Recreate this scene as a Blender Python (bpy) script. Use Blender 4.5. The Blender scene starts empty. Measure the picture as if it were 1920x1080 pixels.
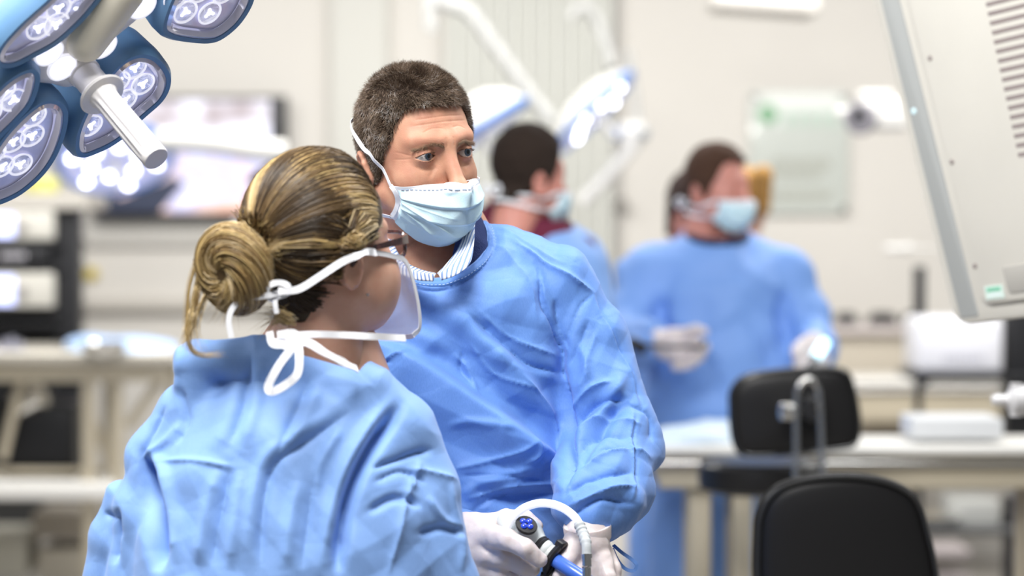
import bpy, math, random
import numpy as np
from mathutils import Vector, Matrix, noise
random.seed(7)
RNG = np.random.default_rng(7)
SC = bpy.context.scene
COL = SC.collection

# ---------------------------------------------------------------- camera
F = 4533.0                      # focal length in pixels of a 1920 px wide frame (85 mm on 36 mm)
CAMZ = 1.60
PIT = math.atan(140 / F)
cam_d = bpy.data.cameras.new('camera')
cam_d.lens = F / 1920 * 36
cam_d.sensor_width = 36
cam_d.clip_start = 0.05
cam_d.dof.use_dof = True
cam_d.dof.focus_distance = 3.16
cam_d.dof.aperture_fstop = 2.5
cam = bpy.data.objects.new('camera', cam_d)
COL.objects.link(cam)
cam.location = (0, 0, CAMZ)
cam.rotation_euler = (math.pi / 2 - PIT, 0, 0)
SC.camera = cam
# ---------------------------------------------------------------- world, lights, exposure
world = bpy.data.worlds.new('world')
SC.world = world
world.use_nodes = True
wb = world.node_tree.nodes['Background']
wb.inputs[0].default_value = (0.93, 0.96, 1.0, 1)
wb.inputs[1].default_value = 0.17
SC.view_settings.view_transform = 'Standard'
SC.view_settings.look = 'None'
SC.view_settings.gamma = 1
SC.view_settings.use_curve_mapping = False
SC.view_settings.exposure = 0.1

def area_light(name, loc, target, sx, sy, power, color=(1, 1, 1)):
    d = bpy.data.lights.new(name, 'AREA')
    d.shape = 'RECTANGLE'
    d.size = sx
    d.size_y = sy
    d.energy = power
    d.color = color
    o = bpy.data.objects.new(name, d)
    COL.objects.link(o)
    o.location = loc
    v = Vector(target) - Vector(loc)
    o.rotation_euler = v.to_track_quat('-Z', 'Y').to_euler()
    return o
area_light('key_light_front', (-0.5, 1.9, 3.3), (-0.1, 3.15, 1.1), 1.0, .8, 88, (1, .985, .96))  # key light added to bring up the man's face and gown folds
area_light('ceiling_light_middle', (1.0, 3.9, 3.3), (0.9, 3.8, 0), 1.2, 1.2, 60, (.97, .985, 1))
area_light('ceiling_light_left', (-2.0, 3.2, 3.2), (-.4, 3.0, 1.2), 1.0, 1.0, 52, (.95, .975, 1))
area_light('ceiling_light_back_a', (-1.5, 8.2, 3.3), (-1.5, 9.4, 0), 3.0, 2.0, 132, (1, .985, .96))
area_light('ceiling_light_back_b', (1.8, 7.8, 3.3), (1.8, 9.0, 0), 3.0, 2.0, 155, (1, .985, .96))

# ---------------------------------------------------------------- helpers: projection
cP, sP = math.cos(PIT), math.sin(PIT)
def P(px, py, d):
    """world point seen at pixel (px,py) at distance y=d from the camera"""
    cx, cy = (px - 960) / F, (540 - py) / F
    x, y, z = cx, cP + cy * sP, cy * cP - sP
    s = d / y
    return np.array([x * s, d, CAMZ + z * s])
def proj(V):
    x, y, z = V[:, 0], V[:, 1], V[:, 2] - CAMZ
    f = y * cP - z * sP
    u = y * sP + z * cP
    return np.stack([960 + F * x / f, 540 - F * u / f], 1)
def R3(yaw=0, pitch=0, roll=0):
    return np.array((Matrix.Rotation(math.radians(yaw), 3, 'Z') @ Matrix.Rotation(math.radians(pitch), 3, 'X')
                     @ Matrix.Rotation(math.radians(roll), 3, 'Y')))

# ---------------------------------------------------------------- helpers: signed distance shapes
A = lambda *a: np.array(a, dtype=float)
def ell(c, r, R=None):
    c, r = np.array(c, float), np.array(r, float)
    def f(p):
        q = p - c
        if R is not None:
            q = q @ R
        k0 = np.sqrt(((q / r) ** 2).sum(-1)) + 1e-9
        k1 = np.sqrt(((q / r ** 2) ** 2).sum(-1)) + 1e-9
        return k0 * (k0 - 1) / k1
    return f
def cap(a, b, ra, rb=None):
    a, b = np.array(a, float), np.array(b, float)
    rb = ra if rb is None else rb
    ba = b - a
    bb = (ba ** 2).sum() + 1e-12
    def f(p):
        t = np.clip(((p - a) @ ba) / bb, 0, 1)
        q = p - a - t[..., None] * ba
        return np.sqrt((q ** 2).sum(-1)) - (ra + (rb - ra) * t)
    return f
def smin(a, b, k):
    h = np.maximum(k - np.abs(a - b), 0) / k
    return np.minimum(a, b) - h * h * k * .25
def smax(a, b, k):
    return -smin(-a, -b, k)
def U(*items):
    """items: (shape, k) joins, ('-', shape, k) cuts"""
    def f(p):
        d = None
        for it in items:
            if it[0] == '-':
                d = smax(d, -it[1](p), it[2])
            elif d is None:
                d = it[0](p)
            else:
                d = smin(d, it[0](p), it[1])
        return d
    return f
def chain(pts, rs, k=.004):
    return U(*[(cap(pts[i], pts[i + 1], rs[i], rs[i + 1]), k) for i in range(len(pts) - 1)])

def grad(f, p, e=4e-4):
    g = np.empty_like(p)
    for a in range(3):
        q = p.copy(); q[:, a] += e
        r = p.copy(); r[:, a] -= e
        g[:, a] = f(q) - f(r)
    return g / (2 * e)
def normals(f, p, e=4e-4):
    g = grad(f, p, e)
    return g / (np.linalg.norm(g, axis=1)[:, None] + 1e-12)
def project(f, p, lev=0., it=3, lim=.004):
    for _ in range(it):
        g = grad(f, p)
        d = f(p) - lev
        st = d[:, None] * g / ((g ** 2).sum(1)[:, None] + .05)
        n = np.linalg.norm(st, axis=1)[:, None]
        p = p - st * np.minimum(1, lim / (n + 1e-12))
    return p
def ax(lo, hi, step, zones=()):
    """grid coordinates lo..hi; zones: (a,b,step)"""
    out = [lo]
    while out[-1] < hi:
        s = step
        for a, b, t in zones:
            if a <= out[-1] < b:
                s = min(s, t) if t < step else t
        out.append(out[-1] + s)
    return np.array(out)
def surfnet(f, xs, ys, zs, it=3, lim=.004):
    nx, ny, nz = len(xs), len(ys), len(zs)
    V = np.empty((nx, ny, nz), np.float32)
    yy, zz = np.meshgrid(ys, zs, indexing='ij')
    for i0 in range(0, nx, 8):
        i1 = min(nx, i0 + 8)
        p = np.empty((i1 - i0, ny, nz, 3))
        p[..., 0] = xs[i0:i1, None, None]; p[..., 1] = yy; p[..., 2] = zz
        V[i0:i1] = f(p)
    for s in ((0,), (-1,)):
        V[s[0]] = np.maximum(V[s[0]], 1e-4); V[:, s[0]] = np.maximum(V[:, s[0]], 1e-4); V[:, :, s[0]] = np.maximum(V[:, :, s[0]], 1e-4)
    S = V < 0
    C = [xs, ys, zs]
    cn = (nx - 1, ny - 1, nz - 1)
    acc = np.zeros((cn[0] * cn[1] * cn[2], 4), np.float32)
    quads = []
    for a in range(3):
        b, c = (a + 1) % 3, (a + 2) % 3
        sl0 = [slice(None)] * 3; sl1 = [slice(None)] * 3
        sl0[a] = slice(0, -1); sl1[a] = slice(1, None)
        X = S[tuple(sl0)] != S[tuple(sl1)]
        e = np.argwhere(X)
        v0 = V[e[:, 0], e[:, 1], e[:, 2]]
        e1 = e.copy(); e1[:, a] += 1
        v1 = V[e1[:, 0], e1[:, 1], e1[:, 2]]
        t = v0 / (v0 - v1)
        pos = np.empty((len(e), 3))
        for m in range(3):
            pos[:, m] = C[m][e[:, m]]
        pos[:, a] += t * (C[a][e[:, a] + 1] - C[a][e[:, a]])
        ids = []
        for db, dc in ((-1, -1), (0, -1), (0, 0), (-1, 0)):
            q = e.copy(); q[:, b] += db; q[:, c] += dc
            ids.append((q[:, 0] * cn[1] + q[:, 1]) * cn[2] + q[:, 2])
        for i in ids:
            for m in range(3):
                acc[:, m] += np.bincount(i, pos[:, m], len(acc)).astype(np.float32)
            acc[:, 3] += np.bincount(i, minlength=len(acc)).astype(np.float32)
        Q = np.stack(ids, 1)
        fl = v0 > 0
        Q[fl] = Q[fl][:, ::-1]
        quads.append(Q)
    Q = np.concatenate(quads)
    used = np.nonzero(acc[:, 3] > 0)[0]
    remap = np.full(len(acc), -1); remap[used] = np.arange(len(used))
    verts = (acc[used, :3] / acc[used, 3:4]).astype(float)
    if it:
        verts = project(f, verts, 0, it, lim)
    return verts, remap[Q]
def bounds_grid(lo, hi, st):
    return [ax(lo[i], hi[i], st) for i in range(3)]

# ---------------------------------------------------------------- helpers: meshes and objects
def mesh_np(name, V, faces, smooth=True, mats=None, midx=None):
    me = bpy.data.meshes.new(name)
    V = np.asarray(V, np.float32)
    if isinstance(faces, np.ndarray):
        n, k = faces.shape
        me.vertices.add(len(V)); me.vertices.foreach_set('co', V.ravel())
        me.loops.add(n * k); me.loops.foreach_set('vertex_index', faces.astype(np.int32).ravel())
        me.polygons.add(n)
        me.polygons.foreach_set('loop_start', np.arange(0, n * k, k, dtype=np.int32))
        me.polygons.foreach_set('loop_total', np.full(n, k, np.int32))
        me.update(calc_edges=True)
    else:
        me.from_pydata([tuple(v) for v in V], [], faces)
    me.polygons.foreach_set('use_smooth', np.full(len(me.polygons), smooth))
    for m in (mats or []):
        me.materials.append(m)
    if midx is not None:
        me.polygons.foreach_set('material_index', np.asarray(midx, np.int32))
    me.validate()
    me.update()
    return me
def obj(name, me, parent=None, label=None, cat=None, group=None, kind=None):
    o = bpy.data.objects.new(name, me)
    COL.objects.link(o)
    if parent is not None:
        o.parent = parent
        o.matrix_parent_inverse = MPI(parent)
    tag(o, label, cat, group, kind)
    return o
def MPI(p):
    M = Matrix.LocRotScale(p.location, p.rotation_euler, p.scale)
    q = p.parent
    while q is not None:
        M = Matrix.LocRotScale(q.location, q.rotation_euler, q.scale) @ q_inv(p) @ M if False else M
        q = q.parent
    return M.inverted() if p.type == 'EMPTY' else Matrix()
def tag(o, label=None, cat=None, group=None, kind=None):
    for k, v in (('label', label), ('category', cat), ('group', group), ('kind', kind)):
        if v:
            o[k] = v
    return o
def thing(name, loc, label, cat, group=None, kind=None):
    o = bpy.data.objects.new(name, None)
    COL.objects.link(o)
    o.location = tuple(loc)
    o.empty_display_size = .05
    return tag(o, label, cat, group, kind)

class MB:
    """collects simple solids into one mesh"""
    def __init__(s):
        s.v = []; s.f = []; s.m = []; s.n = 0; s.cur = 0
    def add(s, V, Fc):
        V = [tuple(map(float, v)) for v in V]
        s.v += V
        for f in Fc:
            s.f.append(tuple(i + s.n for i in f)); s.m.append(s.cur)
        s.n += len(V)
        return s
    def mat(s, i):
        s.cur = i; return s
    def box(s, c, size, R=None, bev=.0):
        c = np.array(c, float); h = np.array(size, float) / 2
        b = min(bev, h.min() * .98)
        R = np.eye(3) if R is None else R
        if b <= 0:
            V = [c + R @ (h * A(i, j, k)) for i in (-1, 1) for j in (-1, 1) for k in (-1, 1)]
            return s.add(V, [(0, 1, 3, 2), (4, 6, 7, 5), (0, 4, 5, 1), (2, 3, 7, 6), (0, 2, 6, 4), (1, 5, 7, 3)])
        # rounded box: a subdivided cube pushed to a rounded shape
        import bmesh
        bm = bmesh.new()
        bmesh.ops.create_cube(bm, size=2)
        for v in bm.verts:
            v.co = Vector(tuple(h * np.array(v.co)))
        bmesh.ops.bevel(bm, geom=bm.edges[:], offset=b, segments=3, affect='EDGES', profile=.5)
        bm.verts.ensure_lookup_table()
        V = [c + R @ np.array(v.co) for v in bm.verts]
        Fc = [tuple(v.index for v in f.verts) for f in bm.faces]
        bm.free()
        return s.add(V, Fc)
    def tube(s, pts, r, n=12, caps=True, flat=1., up=None):
        pts = [np.array(p, float) for p in pts]
        rs = r if hasattr(r, '__len__') else [r] * len(pts)
        V = []; Fc = []
        prev = None
        for i, p in enumerate(pts):
            t = pts[min(i + 1, len(pts) - 1)] - pts[max(i - 1, 0)]
            t = t / (np.linalg.norm(t) + 1e-12)
            if prev is None:
                a = np.array(up, float) if up is not None else (A(0, 0, 1) if abs(t[2]) < .9 else A(1, 0, 0))
            else:
                a = prev
            u = a - t * (a @ t); u /= np.linalg.norm(u) + 1e-12
            prev = u
            w = np.cross(t, u)
            for k in range(n):
                th = 2 * math.pi * k / n
                V.append(p + rs[i] * (u * math.cos(th) + w * math.sin(th) * flat))
        for i in range(len(pts) - 1):
            for k in range(n):
                a, b = i * n + k, i * n + (k + 1) % n
                Fc.append((a, b, b + n, a + n))
        if caps:
            Fc.append(tuple(range(n))[::-1]); Fc.append(tuple((len(pts) - 1) * n + k for k in range(n)))
        return s.add(V, Fc)
    def lathe(s, prof, c, R=None, n=32):
        """prof: (radius, height along local z)"""
        R = np.eye(3) if R is None else R
        c = np.array(c, float)
        V = []; Fc = []
        for r, h in prof:
            for k in range(n):
                th = 2 * math.pi * k / n
                V.append(c + R @ A(r * math.cos(th), r * math.sin(th), h))
        for i in range(len(prof) - 1):
            for k in range(n):
                a, b = i * n + k, i * n + (k + 1) % n
                Fc.append((a, b, b + n, a + n))
        if prof[0][0] > 1e-6:
            Fc.append(tuple(range(n))[::-1])
        if prof[-1][0] > 1e-6:
            Fc.append(tuple((len(prof) - 1) * n + k for k in range(n)))
        return s.add(V, Fc)
    def prism(s, outline, fn, layers):
        """outline: list of 2-D points; layers: (scale, height); fn maps (x,y,h) -> world"""
        cx = sum(p[0] for p in outline) / len(outline); cy = sum(p[1] for p in outline) / len(outline)
        n = len(outline); V = []; Fc = []
        for sc, h in layers:
            for x, y in outline:
                V.append(fn(cx + (x - cx) * sc, cy + (y - cy) * sc, h))
        for i in range(len(layers) - 1):
            for k in range(n):
                a, b = i * n + k, i * n + (k + 1) % n
                Fc.append((a, b, b + n, a + n))
        Fc.append(tuple(range(n))[::-1]); Fc.append(tuple((len(layers) - 1) * n + k for k in range(n)))
        return s.add(V, Fc)
    def build(s, name, mats, parent=None, smooth=True, **kw):
        me = bpy.data.meshes.new(name)
        me.from_pydata(s.v, [], s.f)
        mats = mats if isinstance(mats, (list, tuple)) else [mats]
        for m in mats:
            me.materials.append(m)
        me.polygons.foreach_set('material_index', s.m)
        import bmesh
        bm = bmesh.new(); bm.from_mesh(me)
        bmesh.ops.recalc_face_normals(bm, faces=bm.faces)
        for f in bm.faces:
            f.smooth = smooth
        if smooth:
            for e in bm.edges:
                if len(e.link_faces) == 2 and e.calc_face_angle(0) > math.radians(38):
                    e.smooth = False
        bm.to_mesh(me); bm.free()
        me.update()
        return obj(name, me, parent, **kw)

# ---------------------------------------------------------------- helpers: materials
def mat(name, color, rough=.5, metal=0., emit=0., emit_col=None, alpha=1., trans=0., coat=0., sss=0., sheen=0., ior=1.45, noise_amt=0., noise_scale=20., bump=0., bump_scale=200., color2=None):
    m = bpy.data.materials.new(name)
    m.use_nodes = True
    nt = m.node_tree
    b = nt.nodes['Principled BSDF']
    col = tuple(color) + (1,)
    b.inputs['Base Color'].default_value = col
    b.inputs['Roughness'].default_value = rough
    b.inputs['Metallic'].default_value = metal
    b.inputs['Alpha'].default_value = alpha
    b.inputs['Transmission Weight'].default_value = trans
    b.inputs['Coat Weight'].default_value = coat
    b.inputs['Coat Roughness'].default_value = .05
    b.inputs['Sheen Weight'].default_value = sheen
    b.inputs['IOR'].default_value = ior
    if sss:
        b.inputs['Subsurface Weight'].default_value = sss
        b.inputs['Subsurface Radius'].default_value = (1, .35, .2)
        b.inputs['Subsurface Scale'].default_value = .006
    if emit:
        b.inputs['Emission Color'].default_value = tuple(emit_col or color) + (1,)
        b.inputs['Emission Strength'].default_value = emit
    tc = nt.nodes.new('ShaderNodeTexCoord')
    if noise_amt or color2:
        n = nt.nodes.new('ShaderNodeTexNoise'); n.inputs['Scale'].default_value = noise_scale; n.inputs['Detail'].default_value = 4
        nt.links.new(tc.outputs['Object'], n.inputs['Vector'])
        r = nt.nodes.new('ShaderNodeValToRGB')
        c2 = tuple(color2) if color2 else tuple(c * (1 - noise_amt) for c in color)
        r.color_ramp.elements[0].color = c2 + (1,); r.color_ramp.elements[1].color = col
        r.color_ramp.elements[0].position = .35; r.color_ramp.elements[1].position = .65
        nt.links.new(n.outputs['Fac'], r.inputs[0])
        nt.links.new(r.outputs[0], b.inputs['Base Color'])
    if bump:
        n2 = nt.nodes.new('ShaderNodeTexNoise'); n2.inputs['Scale'].default_value = bump_scale; n2.inputs['Detail'].default_value = 3
        nt.links.new(tc.outputs['Object'], n2.inputs['Vector'])
        bp = nt.nodes.new('ShaderNodeBump'); bp.inputs['Strength'].default_value = bump; bp.inputs['Distance'].default_value = .001
        nt.links.new(n2.outputs['Fac'], bp.inputs['Height'])
        nt.links.new(bp.outputs[0], b.inputs['Normal'])
    return m
def fabric_gown(name, c1, c2, crease=.7):
    """nonwoven gown cloth: fine speckle and shallow crumples"""
    m = mat(name, c1, rough=.62, sheen=.15)
    nt = m.node_tree; b = nt.nodes['Principled BSDF']; N = nt.nodes.new; L = nt.links.new
    tc = N('ShaderNodeTexCoord')
    n = N('ShaderNodeTexNoise'); n.inputs['Scale'].default_value = 700; n.inputs['Detail'].default_value = 2
    mp = N('ShaderNodeMapping'); mp.inputs['Scale'].default_value = (1, 1, .35)
    L(tc.outputs['Object'], mp.inputs[0]); L(mp.outputs[0], n.inputs['Vector'])
    r = N('ShaderNodeValToRGB'); r.color_ramp.elements[0].position = .3; r.color_ramp.elements[1].position = .7
    r.color_ramp.elements[0].color = tuple(c2) + (1,); r.color_ramp.elements[1].color = tuple(c1) + (1,)
    L(n.outputs['Fac'], r.inputs[0]); L(r.outputs[0], b.inputs['Base Color'])
    w = N('ShaderNodeTexNoise'); w.inputs['Scale'].default_value = 9; w.inputs['Detail'].default_value = 3
    L(tc.outputs['Object'], w.inputs['Vector'])
    mx = N('ShaderNodeVectorMath'); mx.operation = 'MULTIPLY_ADD'; mx.inputs[1].default_value = (.05, .05, .05)
    L(w.outputs['Color'], mx.inputs[0]); L(tc.outputs['Object'], mx.inputs[2])
    hs = []
    for sc, wt, w_, sd, st in ((6.5, 1.0, .12, 0, (1, 1, .6)), (13, .45, .12, 7, (.7, 1, 1.1))):
        m3 = N('ShaderNodeMapping'); m3.inputs['Scale'].default_value = st; m3.inputs['Location'].default_value = (sd, sd * .3, 0); m3.inputs['Rotation'].default_value = (0, .6, 0)
        v = N('ShaderNodeTexVoronoi'); v.feature = 'DISTANCE_TO_EDGE'; v.inputs['Scale'].default_value = sc
        L(mx.outputs[0], m3.inputs[0]); L(m3.outputs[0], v.inputs['Vector'])
        s3 = N('ShaderNodeMath'); s3.operation = 'SMOOTH_MIN'; s3.inputs[1].default_value = w_; s3.inputs[2].default_value = w_ * .9; L(v.outputs['Distance'], s3.inputs[0])
        k = N('ShaderNodeMath'); k.operation = 'MULTIPLY'; k.inputs[1].default_value = wt * 2.2
        L(s3.outputs[0], k.inputs[0]); hs.append(k)
    n5 = N('ShaderNodeTexNoise'); n5.inputs['Scale'].default_value = 16; n5.inputs['Detail'].default_value = 1; L(tc.outputs['Object'], n5.inputs['Vector'])
    a0 = N('ShaderNodeMath'); a0.operation = 'ADD'; L(hs[0].outputs[0], a0.inputs[0]); L(hs[1].outputs[0], a0.inputs[1])
    ad = N('ShaderNodeMath'); ad.operation = 'MULTIPLY_ADD'; ad.inputs[1].default_value = .8; L(n5.outputs['Fac'], ad.inputs[0]); L(a0.outputs[0], ad.inputs[2])
    bp = N('ShaderNodeBump'); bp.inputs['Strength'].default_value = crease; bp.inputs['Distance'].default_value = .006
    L(ad.outputs[0], bp.inputs['Height'])
    b2 = N('ShaderNodeBump'); b2.inputs['Strength'].default_value = .12; b2.inputs['Distance'].default_value = .0006
    L(n.outputs['Fac'], b2.inputs['Height']); L(bp.outputs[0], b2.inputs['Normal']); L(b2.outputs[0], b.inputs['Normal'])
    return m
M_skin = mat('skin', (.60, .32, .21), rough=.56, sss=.2, color2=(.53, .255, .17), noise_scale=55, bump=.25, bump_scale=700)
M_skin_pink = mat('skin_pink', (.66, .30, .24), rough=.5, sss=.25, color2=(.58, .25, .20), noise_scale=40)
M_skin_fair = mat('skin_fair', (.70, .42, .31), rough=.45, sss=.25, color2=(.64, .35, .25), noise_scale=40)
M_gown = fabric_gown('blue_gown_cloth', (.135, .290, .70), (.115, .26, .65), .55)
M_gown_lit = fabric_gown('lit_blue_gown_cloth', (.235, .41, .80), (.21, .38, .76), .45)  # lighter copy of the blue cloth, brighter lamp light put into its colour
M_gown_bg = mat('gown_background', (.20, .37, .78), rough=.6)
M_glove = mat('latex_glove', (.68, .60, .59), rough=.40, sss=.1, bump=.9, bump_scale=70)
M_mask_blue = mat('mask_blue', (.58, .78, .86), rough=.8, bump=.3, bump_scale=500)
M_mask_white = mat('mask_white', (.84, .87, .92), rough=.75, bump=.2, bump_scale=400)
M_stitch = mat('mask_stitch', (.28, .36, .48), rough=.8)
M_strap = mat('white_strap', (.85, .86, .9), rough=.75)
M_sclera = mat('eye_white', (.58, .54, .52), rough=.2, coat=.6)
M_iris = mat('eye_iris', (.055, .075, .10), rough=.2, coat=1, color2=(.03, .05, .08), noise_scale=900)
M_pupil = mat('eye_pupil', (.003, .003, .004), rough=.1, coat=1)
M_hairs = [mat('short_hair_%s' % n, c, rough=.5) for n, c in (('dark', (.045, .028, .019)), ('brown', (.135, .090, .060)), ('ash', (.30, .225, .165)), ('grey', (.55, .52, .50)))]
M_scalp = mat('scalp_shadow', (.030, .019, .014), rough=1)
M_dark_hair = mat('dark_hair', (.020, .011, .007), rough=.95)
M_brown_hair = mat('brown_hair', (.10, .045, .022), rough=.5)
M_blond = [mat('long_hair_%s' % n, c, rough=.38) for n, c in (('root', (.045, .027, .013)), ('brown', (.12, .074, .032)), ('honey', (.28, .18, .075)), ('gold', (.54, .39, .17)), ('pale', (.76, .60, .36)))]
M_brow = mat('eyebrow_hair', (.30, .20, .13), rough=.6)
M_black = mat('black_plastic', (.012, .012, .014), rough=.42)
M_black_soft = mat('black_vinyl', (.008, .0075, .008), rough=.38, bump=.08, bump_scale=900)
M_white_pl = mat('white_plastic', (.80, .79, .78), rough=.3)
M_chrome = mat('chrome', (.75, .74, .72), rough=.16, metal=1)
M_scrub = mat('scrub_trousers', (.02, .035, .10), rough=.8)
M_shoe = mat('dark_clogs', (.02, .02, .02), rough=.5)
def xf(R, C):
    """world->local wrapper for shapes"""
    C = np.array(C, float)
    return lambda f: (lambda p: f((p - C) @ R))
def head_sdf(female=False, eyes=True, jawk=1.0, masked=False):
    s = .93 if female else .935
    k = .02
    it = [(ell((0, .004, .029), (.0745, .083, .084)), k),
          (ell((0, -.032, -.018), (.063, .058, .078)), .03),
          (ell((0, -.036, -.070), (.050 * jawk, .050, .043)), .03),
          (cap((.054 * jawk, -.010, -.058), (.020, -.068, -.094), .014), .025),
          (cap((-.054 * jawk, -.010, -.058), (-.020, -.068, -.094), .014), .025),
          (ell((0, -.074, -.097), (.022, .016, .018)), .02),
          (cap((0, .018, -.06), (0, .050, -.20), .056) if not female else cap((0, .004, -.06), (0, -.004, -.20), .047), .025),
          (ell((.043, -.056, -.034), (.021, .021, .020)), .02),
          (ell((-.043, -.056, -.034), (.021, .021, .020)), .02),
          (cap((.012, -.083, .021), (.046, -.066, .022), .0095, .008), .016),
          (cap((-.012, -.083, .021), (-.046, -.066, .022), .0095, .008), .016)]
    for sx in (-1, 1):
        it.append(('-', ell((sx * .0335, -.099, -.002), (.0205, .0215, .0150)), .017))
    it += [(cap((0, -.083, .012), (0, -.111 if not female else -.103, -.040), .0085, .0115 if not female else .009), .012),
           (ell((0, -.113 if not female else -.103, -.044), (.0140 if not female else .012, .012, .0115)), .008),
           (ell((.0145, -.101, -.049), (.0085, .0125, .0085)), .007),
           (ell((-.0145, -.101, -.049), (.0085, .0125, .0085)), .007)] + [
           (cap((.022, -.088, -.072), (-.022, -.088, -.072), .010), .012)] if not female else [(ell((.036, -.060, -.055), (.030, .031, .040)), .03), (ell((-.036, -.060, -.055), (.030, .031, .040)), .03)]
    for sx in (-1, 1):
        c = A(sx * .0335, -.0720, 0)
        it.append((ell(c, (.0150, .0150, .0138)), .0085))
        if eyes:
            # upper lid roll and the soft bag beneath
            def almond(p, c=c, sx=sx):
                x = (p[..., 0] - c[0]) * sx
                z = p[..., 2] - c[2] + .06 * x
                a = np.sqrt(x ** 2 + (z + .0175) ** 2) - .0232   # upper arc
                b = np.sqrt(x ** 2 + (z - .0185) ** 2) - .0235   # lower arc
                y = p[..., 1] - (c[1] + .002)
                return np.maximum(np.maximum(a, b), y)
            it.append(('-', almond, .0012))
    if True:
        for sx in (-1, 1):
            Re = R3(sx * 15, -8, sx * 6)
            e0 = A(sx * .0745, .014 if not female else .022, -.028 if not female else -.020)
            it.append((ell(e0, (.0060, .0175, .031), Re), .008))
            it.append(('-', ell(e0 + A(sx * .0085, -.001, .004), (.0062, .011, .019), Re), .004))
            rim = []
            for t in range(9):
                th = math.radians(-70 + t * 32)
                rim.append(e0 + Re @ A(sx * .004, -.014 * -math.cos(th), .028 * math.sin(th)))
            it.append((chain(rim, [.0032] * 9), .003))
            it.append((ell(e0 + A(-sx * .001, -.014, -.006), (.004, .004, .007)), .005))
    g = U(*it)
    return lambda p: g(p / s) * s
def head_mesh(f, fine=True, st=.0026, face=.0012):
    if fine:
        xs = ax(-.10, .10, st, [(-.056, .056, face)])
        ys = ax(-.135, .12, st, [(-.100, -.062, face)])
        zs = ax(-.20, .125, st, [(-.014, .014, face * .8), (.014, .07, face * 1.3)])
    else:
        xs, ys, zs = ax(-.10, .10, st), ax(-.135, .12, st), ax(-.20, .125, st)
    return surfnet(f, xs, ys, zs, 3)
def eye(center, gaze, r=.0123, parent=None, name='eyeball'):
    g = Vector(gaze).normalized()
    q = g.to_track_quat('Z', 'Y').to_matrix()
    angs = [0, 5, 10.5, 12, 17, 22, 27, 24.5, 27] + list(range(36, 181, 8))
    V = [center + np.array(q @ Vector((0, 0, r * 1.04)))]; Fc = []; M = []
    n = 40
    for a in angs[1:]:
        t = math.radians(a)
        rr = r * (1 + .045 * max(0, 1 - a / 31.) ** .5)
        for k in range(n):
            th = 2 * math.pi * k / n
            V.append(center + np.array(q @ Vector((rr * math.sin(t) * math.cos(th), rr * math.sin(t) * math.sin(th), rr * math.cos(t)))))
    for k in range(n):
        Fc.append((0, 1 + k, 1 + (k + 1) % n)); M.append(2)
    for i in range(1, len(angs) - 1):
        for k in range(n):
            a, b = 1 + (i - 1) * n + k, 1 + (i - 1) * n + (k + 1) % n
            Fc.append((a, a + n, b + n, b)); M.append(2 if angs[i] < 10.6 else (1 if angs[i] < 24 else 0))
    return obj(name, mesh_np(name, V, Fc, True, [M_sclera, M_iris, M_pupil], M), parent)
def tris_strands(paths, rad, taper=True, sides=3):
    """paths (N,K,3) -> verts, quads ; rad scalar or (N,)"""
    N, K, _ = paths.shape
    T = np.gradient(paths, axis=1)
    T /= np.linalg.norm(T, axis=2)[..., None] + 1e-12
    up = RNG.normal(size=(N, 1, 3))
    u = up - (up * T).sum(2)[..., None] * T
    u /= np.linalg.norm(u, axis=2)[..., None] + 1e-12
    w = np.cross(T, u)
    tt = np.linspace(0, 1, K)
    rr = (np.ones(K) * (1 if not taper else 1) * (1 - .85 * tt ** 2.2 if taper else 1))
    rad = np.broadcast_to(np.asarray(rad, float), (N,))
    R = rad[:, None] * rr[None]
    V = np.empty((N, K, sides, 3))
    for k in range(sides):
        th = 2 * math.pi * k / sides
        V[:, :, k] = paths + R[..., None] * (u * math.cos(th) + w * math.sin(th))
    base = (np.arange(N) * K * sides)[:, None, None]
    i = (np.arange(K - 1) * sides)[None, :, None]
    k = np.arange(sides)[None, None, :]
    a = base + i + k; b = base + i + (k + 1) % sides
    Q = np.stack([a, b, b + sides, a + sides], -1).reshape(-1, 4)
    return V.reshape(-1, 3), Q
def sample_faces(V, Q, n, w=None):
    c = V[Q].mean(1)
    ar = np.linalg.norm(np.cross(V[Q[:, 1]] - V[Q[:, 0]], V[Q[:, 3]] - V[Q[:, 0]]), axis=1)
    if w is not None:
        ar = ar * w
    idx = RNG.choice(len(Q), n, p=ar / ar.sum())
    a, b = RNG.random((n, 1)), RNG.random((n, 1))
    q = V[Q[idx]]
    return (q[:, 0] * (1 - a) + q[:, 1] * a) * (1 - b) + (q[:, 3] * (1 - a) + q[:, 2] * a) * b
def to_world(V, R, C):
    return V @ R.T + np.array(C)
def nz(V, sc, seed=0.):
    return np.array([noise.noise(Vector((v[0] * sc + seed, v[1] * sc + seed * .7, v[2] * sc - seed))) for v in V])
def hair_short_H(p, female=False):
    """>0 inside the scalp region, metres, local head coordinates"""
    z = p[:, 2]
    zz = [-.12, -.080, -.046, -.036, 0, .022, .045, .062, .069]
    yh = [.30, .075, .024, -.014, -.031, -.044, -.0475, -.052, -.104]
    y0 = np.interp(z, zz, yh)
    H = (p[:, 1] - y0) * .8
    top = z - (.066 - .10 * np.abs(p[:, 0]) ** 1.0 * .2)
    H = np.where(z > .069, np.maximum(H, .01), H)
    nape = (z + .085) * .8
    return np.minimum(H, nape)
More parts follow.
